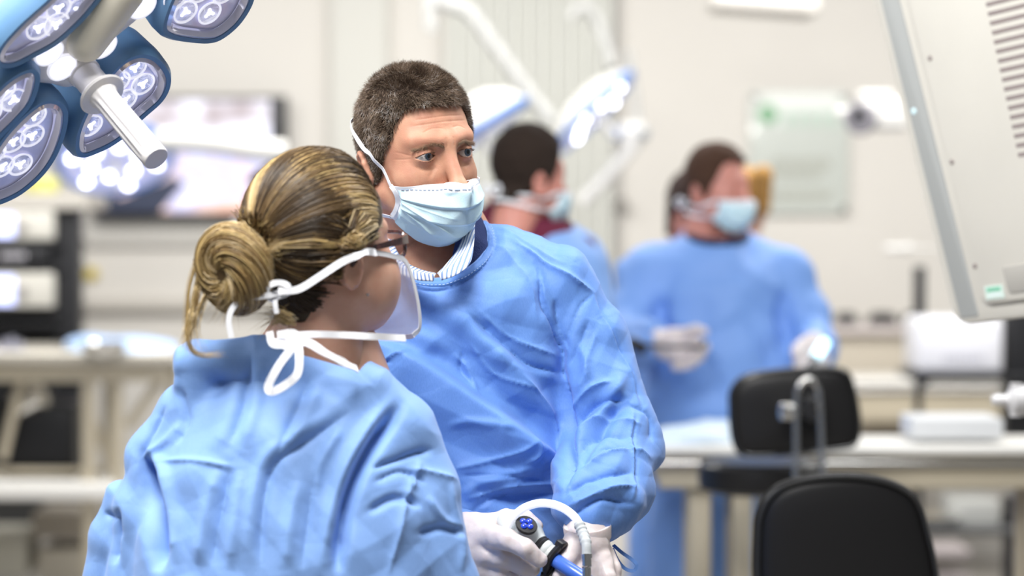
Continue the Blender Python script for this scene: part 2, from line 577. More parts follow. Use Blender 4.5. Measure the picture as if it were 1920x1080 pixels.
def scalp_cap(V, Q, f, thick, H, name, mats, parent, R, C, lump=0.):
    N = normals(f, V)
    h = np.clip((H - .004) / .012, -1, 1)
    t = thick * h
    W = V + N * t[:, None]
    if lump:
        W += N * (nz(V, 70, 3.) * lump)[:, None]
    keep = (H[Q] > -.004).all(1)
    # no cap on the ears
    ear = (np.abs(V[:, 0]) > .068) & (V[:, 2] < .004) & (V[:, 2] > -.066) & (V[:, 1] < .042) & (V[:, 1] > -.02)
    keep &= ~ear[Q].any(1)
    Q = Q[keep]
    us = np.unique(Q); rm = np.full(len(V), -1); rm[us] = np.arange(len(us))
    return obj(name, mesh_np(name, to_world(W[us], R, C), rm[Q], True, mats), parent), keep
def ribbon(pts, nrm, width, thick=.0006):
    """flat band along pts with given normals -> MB data; closed box section"""
    pts = np.array(pts, float); nrm = np.array(nrm, float)
    V = []; Fc = []
    n = len(pts)
    for i in range(n):
        t = pts[min(i + 1, n - 1)] - pts[max(0, i - 1)]; t /= np.linalg.norm(t) + 1e-12
        w = np.cross(t, nrm[i]); w /= np.linalg.norm(w) + 1e-12
        m = np.cross(w, t)
        hw = (width[i] if hasattr(width, '__len__') else width) / 2
        for a, b in ((-1, -1), (1, -1), (1, 1), (-1, 1)):
            V.append(pts[i] + w * a * hw + m * b * thick / 2)
    for i in range(n - 1):
        for k in range(4):
            a, b = i * 4 + k, i * 4 + (k + 1) % 4
            Fc.append((a, b, b + 4, a + 4))
    Fc += [(0, 3, 2, 1), tuple((n - 1) * 4 + k for k in range(4))]
    return V, Fc
def cr(pts, n=8):
    """Catmull-Rom resample"""
    p = [np.array(q, float) for q in pts]
    p = [2 * p[0] - p[1]] + p + [2 * p[-1] - p[-2]]
    out = []
    for i in range(1, len(p) - 2):
        for j in range(n):
            t = j / n
            out.append(.5 * (2 * p[i] + (p[i + 1] - p[i - 1]) * t + (2 * p[i - 1] - 5 * p[i] + 4 * p[i + 1] - p[i + 2]) * t * t
                             + (3 * p[i] - p[i - 1] - 3 * p[i + 1] + p[i + 2]) * t ** 3))
    out.append(p[-2])
    return np.array(out)
def strap_on(f, pts, R, C, width, lev=.003, n=10, hairlift=.006):
    """pts local: a band laid on the head surface"""
    q = cr(pts, n)
    q = project(f, q, lev, 8, .02)
    nr0 = normals(f, q, 2e-3)
    q = q + nr0 * (hairlift * np.clip(hair_short_H(q) / .012 + .3, 0, 1))[:, None]
    nr = normals(f, q, 2e-3)
    return ribbon(to_world(q, R, C), nr @ R.T, width)
def mask_mesh(f, R, C, parent, s=1., blur=False, name='face_mask', strap=True, nu=100, nv=110, flat=False):
    """pleated surgical mask wrapped on the lower face, local head coordinates"""
    uu = np.linspace(-1, 1, nu); vv = np.linspace(0, 1, nv)
    u, v = np.meshgrid(uu, vv, indexing='ij')
    au = np.abs(u)
    th = u * math.radians(57)
    ztop = -.035 + .002 * np.exp(-(u / .22) ** 2) - .003 * au ** 3
    zbot = -.124 + .040 * au ** 2.2
    z = ztop + (zbot - ztop) * v
    # horizontal bulge: nose at the top, wide box in the middle, narrow under the chin
    bul = np.sin(np.clip(v, 0, 1) * math.pi) ** .7
    ry = .098 + .024 * bul - .018 * v ** 3 + .026 * np.exp(-(u / .16) ** 2) * np.exp(-(v / .35) ** 2) + .004 * np.exp(-(u / .5) ** 2)
    rx = .072 + .004 * bul - .010 * v ** 2
    x = rx * np.sin(th) * (1 / math.sin(math.radians(60))) * .93
    y = -ry * np.cos(th) * 1.0 + .006 + .010 * v
    # gather the side edges
    y += .004 * au ** 6
    p = np.stack([x, y, z], -1).reshape(-1, 3)
    # keep outside the face
    for _ in range(6):
        d = f(p)
        g = normals(f, p, 1e-3)
        p = p + g * np.maximum(.0035 - d, 0)[:, None]
        sidem = (np.abs(u.reshape(-1)) > .93)
        p[sidem] -= g[sidem] * np.clip(d[sidem] - .0035, 0, .01)[:, None]
    P3 = p.reshape(nu, nv, 3)
    for _ in range(3):
        P3[1:-1, 1:-1] = (P3[1:-1, 1:-1] * 2 + P3[2:, 1:-1] + P3[:-2, 1:-1] + P3[1:-1, 2:] + P3[1:-1, :-2]) / 6
    p = P3.reshape(-1, 3)
    uf, vf = u.reshape(-1), v.reshape(-1)
    dirn = p - A(0, -.02, -.07); dirn /= np.linalg.norm(dirn, axis=1)[:, None]
    # pleats: sharp steps running across, converging at the sides, plus slanted pulls
    off = np.zeros(len(p))
    for c0, a, sl in ((.34, .0050, .0), (.60, .0048, .02), (.80, .0036, .03)):
        c = c0 + sl * uf + .02 * np.cos(uf * 3)
        t = (c - vf) / .006
        off += a * (1 / (1 + np.exp(-np.clip(t, -40, 40)))) * np.exp(-np.clip((c - vf) / .13, 0, 9)) * (1 - np.abs(uf) ** 6)
    for x0, v0, x1, v1, a, w in ((-.9, .42, .1, .86, .0040, .03), (-.9, .55, -.1, .97, .0038, .025), (.9, .3, .2, .62, .0036, .03), (.95, .4, .5, .9, .0016, .03), (-.9, .36, .0, .55, .0012, .02)):
        dx, dv = x1 - x0, v1 - v0
        t = np.clip(((uf - x0) * dx + (vf - v0) * dv) / (dx * dx + dv * dv), 0, 1)
        dd = np.hypot((uf - x0 - t * dx) * .7, vf - v0 - t * dv)
        off += a * np.exp(-dd / w) * np.sin(math.pi * np.clip(t * .9 + .1, 0, 1))
    off += nz(p, 60, 5.) * .0016 + ridged(p, 45, 3., np.diag([1, 1, .5])) * .0008
    p = p + dirn * off[:, None]
    W = to_world(p * s, R, C)
    Q = []; M = []
    for i in range(nu - 1):
        for j in range(nv - 1):
            a = i * nv + j
            Q.append((a, a + 1, a + nv + 1, a + nv))
            um = abs(uu[i]); M.append(1 if (vv[j] < .115 or um > .955) else 0)
    Q = np.array(Q)
    # thickness: inner shell
    n0 = len(W)
    Wi = to_world((p - dirn * .0012) * s, R, C)
    Vall = np.concatenate([W, Wi])
    Q2 = Q[:, ::-1] + n0
    rim = []
    for i in range(nu - 1):
        a = i * nv; rim.append((a, a + nv, a + nv + n0, a + n0))
        b = i * nv + nv - 1; rim.append((b, b + n0, b + nv + n0, b + nv))
    for j in range(nv - 1):
        rim.append((j, j + n0, j + 1 + n0, j + 1))
        c = (nu - 1) * nv + j; rim.append((c, c + 1, c + 1 + n0, c + n0))
    Qa = np.concatenate([Q, Q2, np.array(rim)])
    o = obj(name, mesh_np(name, Vall, Qa, True, [M_mask_blue, M_mask_white], np.array(M + M + [1] * len(rim))), parent)
    G = lambda uu_, vv_: to_world((p.reshape(nu, nv, 3)[int(round((uu_ + 1) / 2 * (nu - 1))), int(round(vv_ * (nv - 1)))])[None] * s, R, C)[0]
    return o, p.reshape(nu, nv, 3)

def subdiv(V, Q):
    E = np.sort(np.stack([Q, np.roll(Q, -1, 1)], -1).reshape(-1, 2), 1)
    ue, inv = np.unique(E[:, 0] * len(V) + E[:, 1], return_inverse=True)
    ev = np.stack([ue // len(V), ue % len(V)], 1)
    n0 = len(V)
    inv = inv.reshape(-1, 4) + n0
    fc = n0 + len(ue) + np.arange(len(Q))
    V2 = np.concatenate([V, V[ev].mean(1), V[Q].mean(1)])
    out = [np.stack([Q[:, k], inv[:, k], fc, inv[:, (k - 1) % 4]], 1) for k in range(4)]
    return V2, np.concatenate(out)
def keep_faces(V, Q, mask):
    Q = Q[mask]
    us = np.unique(Q); rm = np.full(len(V), -1); rm[us] = np.arange(len(us))
    return V[us], rm[Q]
def loft(rows, n=2.3):
    """rows: (z, cx, cy, a, b) from bottom to top"""
    rows = np.array(sorted(rows))
    zd = np.linspace(rows[0, 0], rows[-1, 0], 400)
    kn = np.hanning(2 * max(2, int(.022 / (zd[1] - zd[0]))) + 3); kn /= kn.sum(); h = len(kn) // 2
    tab = [zd]
    for j in range(1, 5):
        q = np.interp(zd, rows[:, 0], rows[:, j]); tab.append(np.convolve(np.r_[np.full(h, q[0]), q, np.full(h, q[-1])], kn, 'valid'))
    z_, cx_, cy_, a_, b_ = tab
    def f(p):
        z = p[..., 2]
        cx, cy, a, b = (np.interp(z, z_, q) for q in (cx_, cy_, a_, b_))
        r = (np.abs((p[..., 0] - cx) / a) ** n + np.abs((p[..., 1] - cy) / b) ** n + 1e-9) ** (1 / n)
        d = (r - 1) * np.minimum(a, b)
        return np.maximum(d, np.maximum(z - z_[-1], z_[0] - z))
    return f
def cut_open(V, Q, g, f=None):
    """drop faces where g>0 and pull the rim onto g=0"""
    G = g(V)
    keep = (G[Q] < 0).any(1)
    V2, Q2 = keep_faces(V, Q, keep)
    G2 = g(V2)
    m = G2 > 0
    if m.any():
        q = V2[m]
        for _ in range(4):
            gr = grad(g, q); d = g(q)
            if f is not None:
                sn = normals(f, q, 2e-3); gr = gr - sn * (gr * sn).sum(1)[:, None]
            st_ = (d + 1e-4)[:, None] * gr / ((gr ** 2).sum(1)[:, None] + 1e-3)
            q = q - st_ * np.minimum(1, .008 / (np.linalg.norm(st_, axis=1)[:, None] + 1e-9))
            continue
            q = q - (d + 1e-4)[:, None] * gr / ((gr ** 2).sum(1)[:, None] + 1e-9)
        V2[m] = q
    return V2, Q2
def ridged(V, sc, seed, stretch=None):
    W = V if stretch is None else V @ stretch
    a = nz(W, sc, seed)
    return 1 - np.abs(a) * 2.6

def crumple(V, dirs, seed=0):
    """straight-creased facets: masked triangle waves. dirs: (direction, wavelength, amplitude)"""
    out = np.zeros(len(V))
    for i, (d, wl, am) in enumerate(dirs):
        d = np.array(d, float); d /= np.linalg.norm(d)
        x = (V @ d) / wl + nz(V, 2.6, seed + i * 5.1) * .9 + i * .37
        t = np.abs(x - np.floor(x) - .5) * 2
        m = np.clip(nz(V, 5.5, seed + 40 + i * 3.3) * 2.6 + .25, 0, 1)
        out += (t - .5) * am * m
    return out
# ================================================================ the man in the blue gown
def px_line(pts, d):
    return [P(x, y, d) for x, y in pts]
def creases(V, N, list_, facing=None):
    """list_: (pixel polyline, width px, height mm, kind) measured on the side facing the camera"""
    uv = proj(V)
    fac = np.clip(-(N[:, 1]) * 2.2 + .35, 0, 1) if facing is None else facing
    out = np.zeros(len(V))
    for pts, w, h, kind in list_:
        pts = np.array(pts, float)
        if len(pts) > 2:
            pts = cr(np.c_[pts, np.zeros(len(pts))], 4)[:, :2]
        lo, hi = pts.min(0) - w * 4, pts.max(0) + w * 4
        sel = np.nonzero((uv[:, 0] > lo[0]) & (uv[:, 0] < hi[0]) & (uv[:, 1] > lo[1]) & (uv[:, 1] < hi[1]))[0]
        if not len(sel):
            continue
        q = uv[sel]
        best = np.full(len(sel), 1e9); bt = np.zeros(len(sel)); side = np.zeros(len(sel))
        L = np.r_[0, np.cumsum(np.linalg.norm(np.diff(pts, axis=0), axis=1))]
        for i in range(len(pts) - 1):
            a, b = pts[i], pts[i + 1]; ab = b - a
            t = np.clip(((q - a) @ ab) / (ab @ ab + 1e-9), 0, 1)
            r = q - a - t[:, None] * ab
            d = np.hypot(r[:, 0], r[:, 1])
            m = d < best
            best[m] = d[m]; bt[m] = (L[i] + t[m] * (L[i + 1] - L[i])) / L[-1]
            side[m] = np.sign(ab[0] * r[m, 1] - ab[1] * r[m, 0])
        env = np.clip(np.minimum(bt, 1 - bt) * 5 + .12, 0, 1)
        if kind == 'r':      # sharp ridge / valley (sign of h)
            g = np.exp(-best / w)
        elif kind == 's':    # soft
            g = np.exp(-(best / w) ** 2)
        elif kind == 'c':    # a step: high on the right-hand/below side, easing away
            sd = best * side
            g = 1 / (1 + np.exp(-sd / (w * .22))) * np.exp(-np.clip(sd, 0, None) / (w * 4.5))
        out[sel] += h * .001 * g * env
    return out * fac

MP = thing('person', (P(820, 700, 3.27)[0], 3.3, 0), 'man with short greying hair and blue mask, in a crumpled blue gown, holding a scope', 'person')
mR = R3(36, 7, -6)
eye_mid = P(838, 291, 3.20)
mC = eye_mid - mR @ A(0, -.078, 0)
mf = head_sdf(False, True)
mV, mQ = head_mesh(mf)
mN = normals(mf, mV)
# forehead lines, frown, crow's feet, nose folds
def local_lines(V, N, L):
    out = np.zeros(len(V))
    for a, b, w, h, bow in L:
        a, b = A(*a), A(*b)
        ab = b - a; t = np.clip(((V[:, [0, 2]] - a) @ ab) / (ab @ ab), 0, 1)
        c = a + t[:, None] * ab; c[:, 1] += bow * np.sin(math.pi * t)
        d = np.linalg.norm(V[:, [0, 2]] - c, axis=1)
        out += h * np.exp(-(d / w) ** 2) * np.clip(np.minimum(t, 1 - t) * 6 + .2, 0, 1)
    return out * (N[:, 1] < -.1)
lines = [((-.046, .040), (.046, .041), .0009, -.0006, .004), ((-.040, .048), (.038, .049), .0009, -.0006, .003),
         ((-.034, .032), (-.006, .036), .0009, -.0006, .003), ((.008, .036), (.034, .032), .0009, -.0006, .003),
         ((-.006, .012), (-.007, .026), .0012, -.0007, 0), ((.005, .012), (.005, .026), .0012, -.0007, 0),
         ((-.048, .002), (-.060, .006), .001, -.0004, 0), ((-.048, -.002), (-.061, -.004), .001, -.0004, 0),
         ((-.046, .0075), (-.020, .0090), .0010, -.0012, .003), ((.046, .0075), (.020, .0090), .0010, -.0012, .003),
         ((-.046, -.012), (-.020, -.016), .0016, -.0008, -.003), ((.046, -.012), (.020, -.016), .0016, -.0008, -.003),
         ((-.018, -.012), (-.030, -.028), .003, -.001, 0), ((.018, -.012), (.030, -.028), .003, -.001, 0)]
mV2 = mV + mN * local_lines(mV, mN, lines)[:, None]
# body below the gown, one mesh with the head
def low_body(neckbase, sh_l, sh_r, hip, d, arms, nr_=.054, tw=.122, td=.075):
    nb = np.array(neckbase)
    it = [(cap(nb + A(0, .03, .05), nb + A(0, .01, -.04), nr_, nr_ + .004), .04),
          (cap(sh_l, sh_r, .042), .04), (ell((nb + np.array(hip)) / 2 + A(0, 0, .02), (tw, td, abs(nb[2] - hip[2]) * .62)), .08)]
    hx, hy, hz = hip
    for s in (-1, 1):
        kx = hx + s * .10
        it += [(cap((hx + s * .075, hy, hz - .02), (kx, hy - .01, .50), .080, .055), .05), (cap((kx, hy - .01, .50), (kx, hy + .01, .10), .052, .038), .03),
               (cap((kx, hy + .02, .055), (kx + s * .02, hy - .16, .040), .045, .036), .03)]
    for a in arms:
        it.append((chain(a, [.028, .028, .024], .02), .04))
    f = U(*it)
    return f
shL, shR = P(640, 610, 3.33), P(1020, 600, 3.315)
armR = [shR, P(1140, 835, 3.27), P(1098, 985, 3.10)]
armL = [shL, P(640, 890, 3.28), P(868, 1008, 3.12)]
bf = low_body(P(812, 500, 3.30), shL, shR, P(840, 1130, 3.34), 3.3, [armL, armR])
allp = np.array([shL, shR] + armR + armL)
bV, bQ = surfnet(bf, ax(-.50, .32, .013), ax(2.95, 3.56, .013), ax(-.0, 1.62, .013), 2, .01)
hV = to_world(mV2, mR, mC)
body = mesh_np('body', np.concatenate([hV, bV]), np.concatenate([mQ, bQ + len(hV)]), True, [M_skin])
obj('body', body, MP)
E0 = [A(-.0335, -.0720, 0) * .935, A(.0335, -.0720, 0) * .935]
gz = mR @ A(.10, -1, .13)
for c in E0:
    eye(mR @ c + mC, gz, .0129, MP)
# eyebrows
br = []
for sx in (-1, 1):
    n = 330
    t = RNG.random(n)
    x = sx * (.012 + .038 * t)
    z = .0125 + .0028 * np.sin(t * 2.6) - .004 * t ** 2 + RNG.normal(size=n) * (.0024 - .0014 * t)
    p = np.stack([x, -.092 + 14 * (np.abs(x) - .01) ** 2, z], 1)
    p = project(mf, p, 0, 12, .02)
    nn = normals(mf, p)
    dr = np.stack([sx * np.full(n, .9), np.zeros(n), .45 - t * .8], 1) + nn * .18 + RNG.normal(size=(n, 3)) * .22
    dr /= np.linalg.norm(dr, axis=1)[:, None]
    Ln = RNG.uniform(.004, .0075, n)[:, None]
    br.append(np.stack([p, p + dr * Ln * .5 + nn * .0006, p + dr * Ln + nn * .0002], 1))
for b1 in br:
    ebV, ebQ = tris_strands(b1, .00017)
    obj('eyebrow', mesh_np('eyebrow', to_world(ebV, mR, mC), ebQ, True, [M_brow]), MP)
# lashes
ls = []
for c, sx in ((E0[0], -1), (E0[1], 1)):
    for up, n in ((1, 90), (-1, 24)):
        t = RNG.uniform(-1, 1, n)
        x = t * .0125
        zarc = (np.sqrt(.0232 ** 2 - x ** 2) - .0175) if up > 0 else -(np.sqrt(.0235 ** 2 - x ** 2) - .0185)
        z = (zarc - .06 * x) * .935
        p = np.stack([c[0] + sx * x, np.full(n, -.096), z + up * .0004], 1)
        p[:, 1] = c[1] - np.sqrt(np.maximum(.0141 ** 2 - x ** 2 - z ** 2, 0)) * 1.0
        dr = np.stack([sx * x * 20, np.full(n, -1.), np.full(n, up * .15)], 1); dr /= np.linalg.norm(dr, axis=1)[:, None]
        L = (.0045 if up > 0 else .0025)
        ls.append(np.stack([p, p + dr * L * .5 + A(0, 0, -.0002), p + dr * L + A(0, 0, up * .0012)], 1))
for i in (0, 2):
    lV, lQ = tris_strands(np.concatenate(ls[i:i + 2]), .00016)
    obj('eyelash', mesh_np('eyelash', to_world(lV, mR, mC), lQ, True, [M_hairs[0]]), MP)
# hair: scalp cap and strands
mH = hair_short_H(mV)
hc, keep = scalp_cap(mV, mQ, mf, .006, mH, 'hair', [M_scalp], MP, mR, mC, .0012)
Hq = mH[mQ].mean(1)
wq = (np.clip(Hq / .006, 0, 1)) * keep
roots = sample_faces(mV, mQ, 64000, wq)
rn = normals(mf, roots)
Hr = hair_short_H(roots)
thk = .0035 * np.clip(Hr / .012, 0, 1)
roots = roots + rn * thk[:, None]
n = len(roots)
flow = np.stack([roots[:, 0] * 5, np.full(n, -.75), np.where(roots[:, 2] > .085, .0, -.9)], 1)
flow += RNG.normal(size=(n, 3)) * .38
flow += np.stack([nz(roots, 45, 1.), nz(roots, 45, 9.), nz(roots, 45, 21.)], 1) * .9
dr = rn * .75 + flow * .62
dr /= np.linalg.norm(dr, axis=1)[:, None]
topw = np.clip((roots[:, 2] - .02) / .07, 0, 1)
Ln = (.0095 + .0055 * topw) * RNG.uniform(.7, 1.2, n)
Ln *= .35 + .65 * np.clip(Hr / .010, 0, 1)
Ln = Ln[:, None]
side = dr + rn * -.35
path = np.stack([roots, roots + dr * Ln * .5, roots + dr * Ln * .5 + side * Ln * .5], 1)
sV, sQ = tris_strands(path, .00023)
tone = RNG.random(n) + nz(roots, 60, 4.) * .55 + (1 - topw) * .16 + np.clip((roots[:, 2] - .05) / .02, 0, 1) * np.exp(-(Hr / .012) ** 2) * .35
front = (roots[:, 1] < -.068) & (roots[:, 0] > .0) & (roots[:, 0] < .035) & (Hr < .014)
mi = np.digitize(tone, [.18, .72, 1.10])
mi[front & (RNG.random(n) < .75)] = 3
obj('hair', mesh_np('hair', to_world(sV, mR, mC), sQ, True, M_hairs, np.repeat(mi, 2 * 3)), MP)
# mask and its ties
mm, mg = mask_mesh(mf, mR, mC, MP)
nu_, nv_ = mg.shape[:2]
st = MB(); 
def on_mask(uv_list, lift=.0008):
    out = []
    for a, b in uv_list:
        q = mg[int(round((a + 1) / 2 * (nu_ - 1))), int(round(b * (nv_ - 1)))]
        dd = q - A(0, -.02, -.07); dd /= np.linalg.norm(dd)
        out.append((q + dd * lift, dd))
    return out
us = np.linspace(-.88, .9, 30)
for i in range(len(us) - 1):
    a = on_mask([(us[i], .085), (us[i] + (us[1] - us[0]) * .55, .085)])
    V_, F_ = ribbon(to_world(np.array([a[0][0], a[1][0]]), mR, mC), np.array([a[0][1], a[1][1]]) @ mR.T, .0011, .0004)
    st.add(V_, F_)
st.build('stitching', M_stitch, mm)
eb = MB()
for sx in (-1, 1):
    pts = [mg[0 if sx < 0 else -1, 1], A(sx * .074, -.030, -.020), A(sx * .081, -.012, .004), A(sx * .080, .010, .022), A(sx * .070, .06, .036), A(sx * .03, .105, .040), A(0, .11, .040)]
    V_, F_ = strap_on(mf, pts, mR, mC, .0055, .0055)
    eb.add(V_, F_)
    edge = [mg[0 if sx < 0 else -1, j] for j in range(0, nv_, 10)]
    V_, F_ = ribbon(to_world(cr(np.array(edge) * 1.012 - A(0, 0, 0), 3), mR, mC), np.array([A(sx, -.5, 0)] * (3 * (len(edge) - 1) + 1)) @ mR.T, .006, .0016)
    eb.add(V_, F_)
    pts = [mg[0 if sx < 0 else -1, -1], A(sx * .066, -.02, -.090), A(sx * .062, .03, -.085), A(sx * .03, .075, -.075), A(0, .085, -.07)]
    V_, F_ = strap_on(mf, pts, mR, mC, .0055, .004)
    eb.add(V_, F_)
eb.build('mask_strap', M_strap, MP)

# ---------------------------------------------------------------- gown
K = lambda y, cx, hw, cy, b: (P(960, y, cy)[2], P(cx, y, cy)[0], cy, hw * .00072, b)
g_tor = loft([(0.55, P(836, 1080, 3.3)[0], 3.31, .20, .17), K(1200, 836, 250, 3.31, .165), K(1000, 838, 236, 3.31, .150), K(850, 838, 230, 3.31, .140), K(700, 840, 224, 3.31, .135),
              K(590, 838, 228, 3.315, .125), K(530, 832, 200, 3.315, .108), K(495, 826, 160, 3.315, .090), K(465, 820, 100, 3.31, .068), K(440, 815, 50, 3.31, .04)])
g_items = [(g_tor, .03),
           (cap(P(838, 466, 3.315), P(1035, 528, 3.315), .048, .050), .04), (cap(P(800, 472, 3.33), P(620, 540, 3.33), .048, .052), .04),
           (chain([P(1040, 550, 3.31), P(1094, 650, 3.305), P(1122, 740, 3.285), P(1146, 838, 3.26), P(1132, 905, 3.19), P(1118, 942, 3.13), P(1106, 952, 3.11)], [.056, .056, .055, .062, .060, .048, .042], .03), .016),
           (cap(P(1165, 915, 3.18), P(1150, 985, 3.17), .036, .020), .02),
           (chain([P(612, 560, 3.32), P(630, 720, 3.31), P(640, 890, 3.28), P(740, 985, 3.20), P(862, 1012, 3.13)], [.058, .060, .060, .048, .040], .03), .02)]
g_f = U(*g_items)
gV, gQ = surfnet(g_f, ax(-.32, .23, .005), ax(2.90, 3.50, .005), ax(.50, 1.62, .022, [(1.02, 1.62, .005)]), 3, .01)
gV, gQ = subdiv(gV, gQ)
gV = project(g_f, gV, 0, 1)
gN = normals(g_f, gV)
cr_list = [
 ([(1008, 509), (1017, 563), (1041, 622), (1054, 659), (1054, 697), (1064, 756), (1069, 810), (1068, 863), (1063, 930)], 6, -14, 'r'),
 ([(1000, 500), (1030, 590), (1050, 650)], 12, 5, 's'),
 ([(960, 455), (998, 483), (1062, 518), (1112, 552)], 4, 5, 'r'), ([(915, 420), (985, 462), (1060, 500)], 4, 2.5, 'r'),
 ([(880, 440), (940, 475), (990, 530), (1010, 600)], 5, 2.5, 'r'),
 ([(690, 640), (740, 648), (820, 690), (901, 748), (971, 799), (1035, 852), (1062, 900)], 14, 12, 'c'), ([(760, 640), (832, 672), (918, 726), (990, 782), (1045, 830)], 20, -8, 's'),
 ([(700, 700), (735, 668), (770, 655)], 4, 4, 'r'), ([(668, 690), (700, 676), (740, 680)], 4, -4, 'r'),
 ([(875, 585), (955, 648), (998, 681), (1057, 702)], 5, -4.5, 'r'), ([(890, 575), (950, 625), (1000, 650), (1050, 668)], 5, 3, 'r'),
 ([(767, 568), (847, 638), (928, 702), (965, 745)], 24, -8, 's'), ([(880, 590), (950, 640), (1010, 700), (1050, 770)], 20, -7, 's'), ([(840, 575), (900, 630), (960, 680)], 20, 5, 's'), ([(1073, 880), (1120, 806), (1180, 754)], 13, -10, 's'), ([(1075, 835), (1130, 775), (1165, 700)], 12, 6, 's'), ([(870, 905), (960, 935), (1040, 925)], 16, -7, 's'), ([(860, 930), (920, 900), (1000, 880)], 12, 5, 's'),
 ([(850, 880), (955, 852), (998, 822)], 5, 4, 'r'), ([(863, 892), (965, 893), (1041, 906)], 6, -4, 'r'), ([(870, 938), (950, 915), (1055, 905)], 5, 4, 'r'),
 ([(880, 960), (940, 930), (1058, 925)], 7, -4, 'r'), ([(980, 700), (1030, 760), (1050, 830)], 5, 3, 'r'), ([(990, 800), (1000, 850), (975, 870)], 4, 3, 'r'),
 ([(850, 660), (880, 690), (900, 740)], 4, 3, 'r'), ([(870, 655), (865, 690), (890, 720)], 4, -3, 'r'), ([(880, 640), (930, 700), (1010, 730)], 4, 2.5, 'r'),
 ([(840, 800), (880, 790), (960, 800)], 8, 2.5, 's'), ([(1015, 520), (1025, 590), (1050, 650)], 5, 4, 'r'), ([(1040, 560), (1048, 610), (1066, 655)], 5, -5, 'r'),
 ([(1110, 553), (1150, 632), (1182, 702), (1196, 767)], 3, 2.5, 'r'), ([(1114, 553), (1156, 632), (1188, 702), (1202, 767)], 3, -2.5, 'r'),
 ([(1110, 552), (1085, 580), (1060, 645)], 3, -2, 'r'),
 ([(1073, 800), (1116, 760), (1175, 748)], 8, -9, 'r'), ([(1070, 770), (1110, 728), (1150, 716)], 6, 5, 'r'), ([(1180, 760), (1215, 785), (1222, 830)], 5, -4, 'r'),
 ([(1073, 850), (1120, 806), (1190, 822)], 6, -7, 'r'), ([(1078, 820), (1130, 785), (1200, 800)], 6, 5, 'r'),
 ([(1073, 897), (1127, 856), (1191, 842), (1223, 863)], 5, 5, 'r'), ([(1075, 880), (1130, 838), (1200, 845)], 6, -5, 'r'),
 ([(1062, 930), (1116, 892), (1186, 885)], 7, -7, 'r'), ([(1066, 950), (1140, 918), (1190, 912)], 5, 5, 'r'), ([(1070, 970), (1125, 935), (1185, 945)], 6, -6, 'r'),
 ([(1085, 640), (1100, 690), (1085, 740)], 8, 4, 's'), ([(1066, 690), (1090, 640), (1105, 600)], 6, -4, 'r'), ([(1120, 620), (1100, 680), (1110, 730)], 5, 3, 'r'),
 ([(1185, 775), (1182, 820), (1190, 880), (1180, 940)], 3, 2.5, 'r'), ([(1190, 775), (1188, 820), (1196, 880), (1187, 940)], 3, -2.5, 'r'),
]
dsp = creases(gV, gN, cr_list)
St = np.array(Matrix.Rotation(math.radians(38), 3, 'Y')) @ np.diag([.55, 1., 1.5])
amp = .45 + .55 * np.clip(nz(gV, 3.2, 8.) + .6, 0, 1)
dsp = dsp * 1.5 + nz(gV, 4.5, 31.) * .007 + crumple(gV, [((.55, 0, 1), .105, .010), ((.9, 0, .8), .075, .006), ((-.5, 0, 1), .085, .006), ((1, 0, .1), .10, .005), ((.3, 0, 1), .045, .003), ((-.9, 0, .6), .05, .0028), ((0, 1, .5), .08, .004)], 3.)
# neck opening
nc = P(818, 470, 3.276)
nax = A(0, -.22, 1) / math.hypot(.22, 1)
def neck_cut(cx, cy, a, b):
    c = nc + A(cx, cy, 0)
    def g(p):
        q = p - c
        t = q @ nax
        r = q - t[..., None] * nax
        d = 1 - np.sqrt((r[..., 0] / a) ** 2 + (r[..., 1] / b) ** 2)
        return np.minimum(d * min(a, b), (p[..., 2] - 1.40))
    return g
ng = neck_cut(0, 0, .069, .069)
G = ng(gV)
edge_d = -G
soft = np.clip((edge_d - .002) / .02, 0, 1)
dsp = dsp * soft + .0022 * np.exp(-np.clip(edge_d, 0, None) / .010 * (edge_d > .009)) * (edge_d < .04) * (edge_d < .0095) - .0014 * np.exp(-((edge_d - .0105) / .0012) ** 2)
gV2 = gV + gN * dsp[:, None]
gV3, gQ3 = cut_open(gV2, gQ, ng, g_f)
gown = obj('gown', mesh_np('gown', gV3, gQ3, True, [M_gown]), MP)
# navy pullover and striped shirt collar inside the neck opening
M_navy = mat('navy_knit', (.018, .035, .135), rough=.9, bump=.8, bump_scale=420)
M_stripe = mat('striped_shirt', (.82, .84, .88), rough=.8)
nt = M_stripe.node_tree; b_ = nt.nodes['Principled BSDF']
tc_ = nt.nodes.new('ShaderNodeTexCoord'); w_ = nt.nodes.new('ShaderNodeTexWave'); w_.inputs['Scale'].default_value = 62; w_.inputs['Distortion'].default_value = .6; w_.inputs['Detail'].default_value = 0
mp_ = nt.nodes.new('ShaderNodeMapping'); mp_.inputs['Rotation'].default_value = (0, math.radians(12), math.radians(25))
r_ = nt.nodes.new('ShaderNodeValToRGB'); r_.color_ramp.elements[0].position = .30; r_.color_ramp.elements[1].position = .42
r_.color_ramp.elements[0].color = (.20, .30, .55, 1); r_.color_ramp.elements[1].color = (.84, .86, .90, 1)
nt.links.new(tc_.outputs['Object'], mp_.inputs[0]); nt.links.new(mp_.outputs[0], w_.inputs['Vector']); nt.links.new(w_.outputs['Fac'], r_.inputs[0]); nt.links.new(r_.outputs[0], b_.inputs['Base Color'])
swc = cap(P(838, 478, 3.285), P(838, 398, 3.32), .060, .044)
sw_f = lambda p: smin(g_f(p) + .007, swc(p), .02)
x0, y0, z0 = nc
swV, swQ = surfnet(sw_f, ax(x0 - .12, x0 + .13, .005), ax(y0 - .12, y0 + .18, .005), ax(1.44, 1.66, .005), 2)
swV, swQ = cut_open(swV, swQ, neck_cut(-.014, -.003, .050, .069), sw_f)
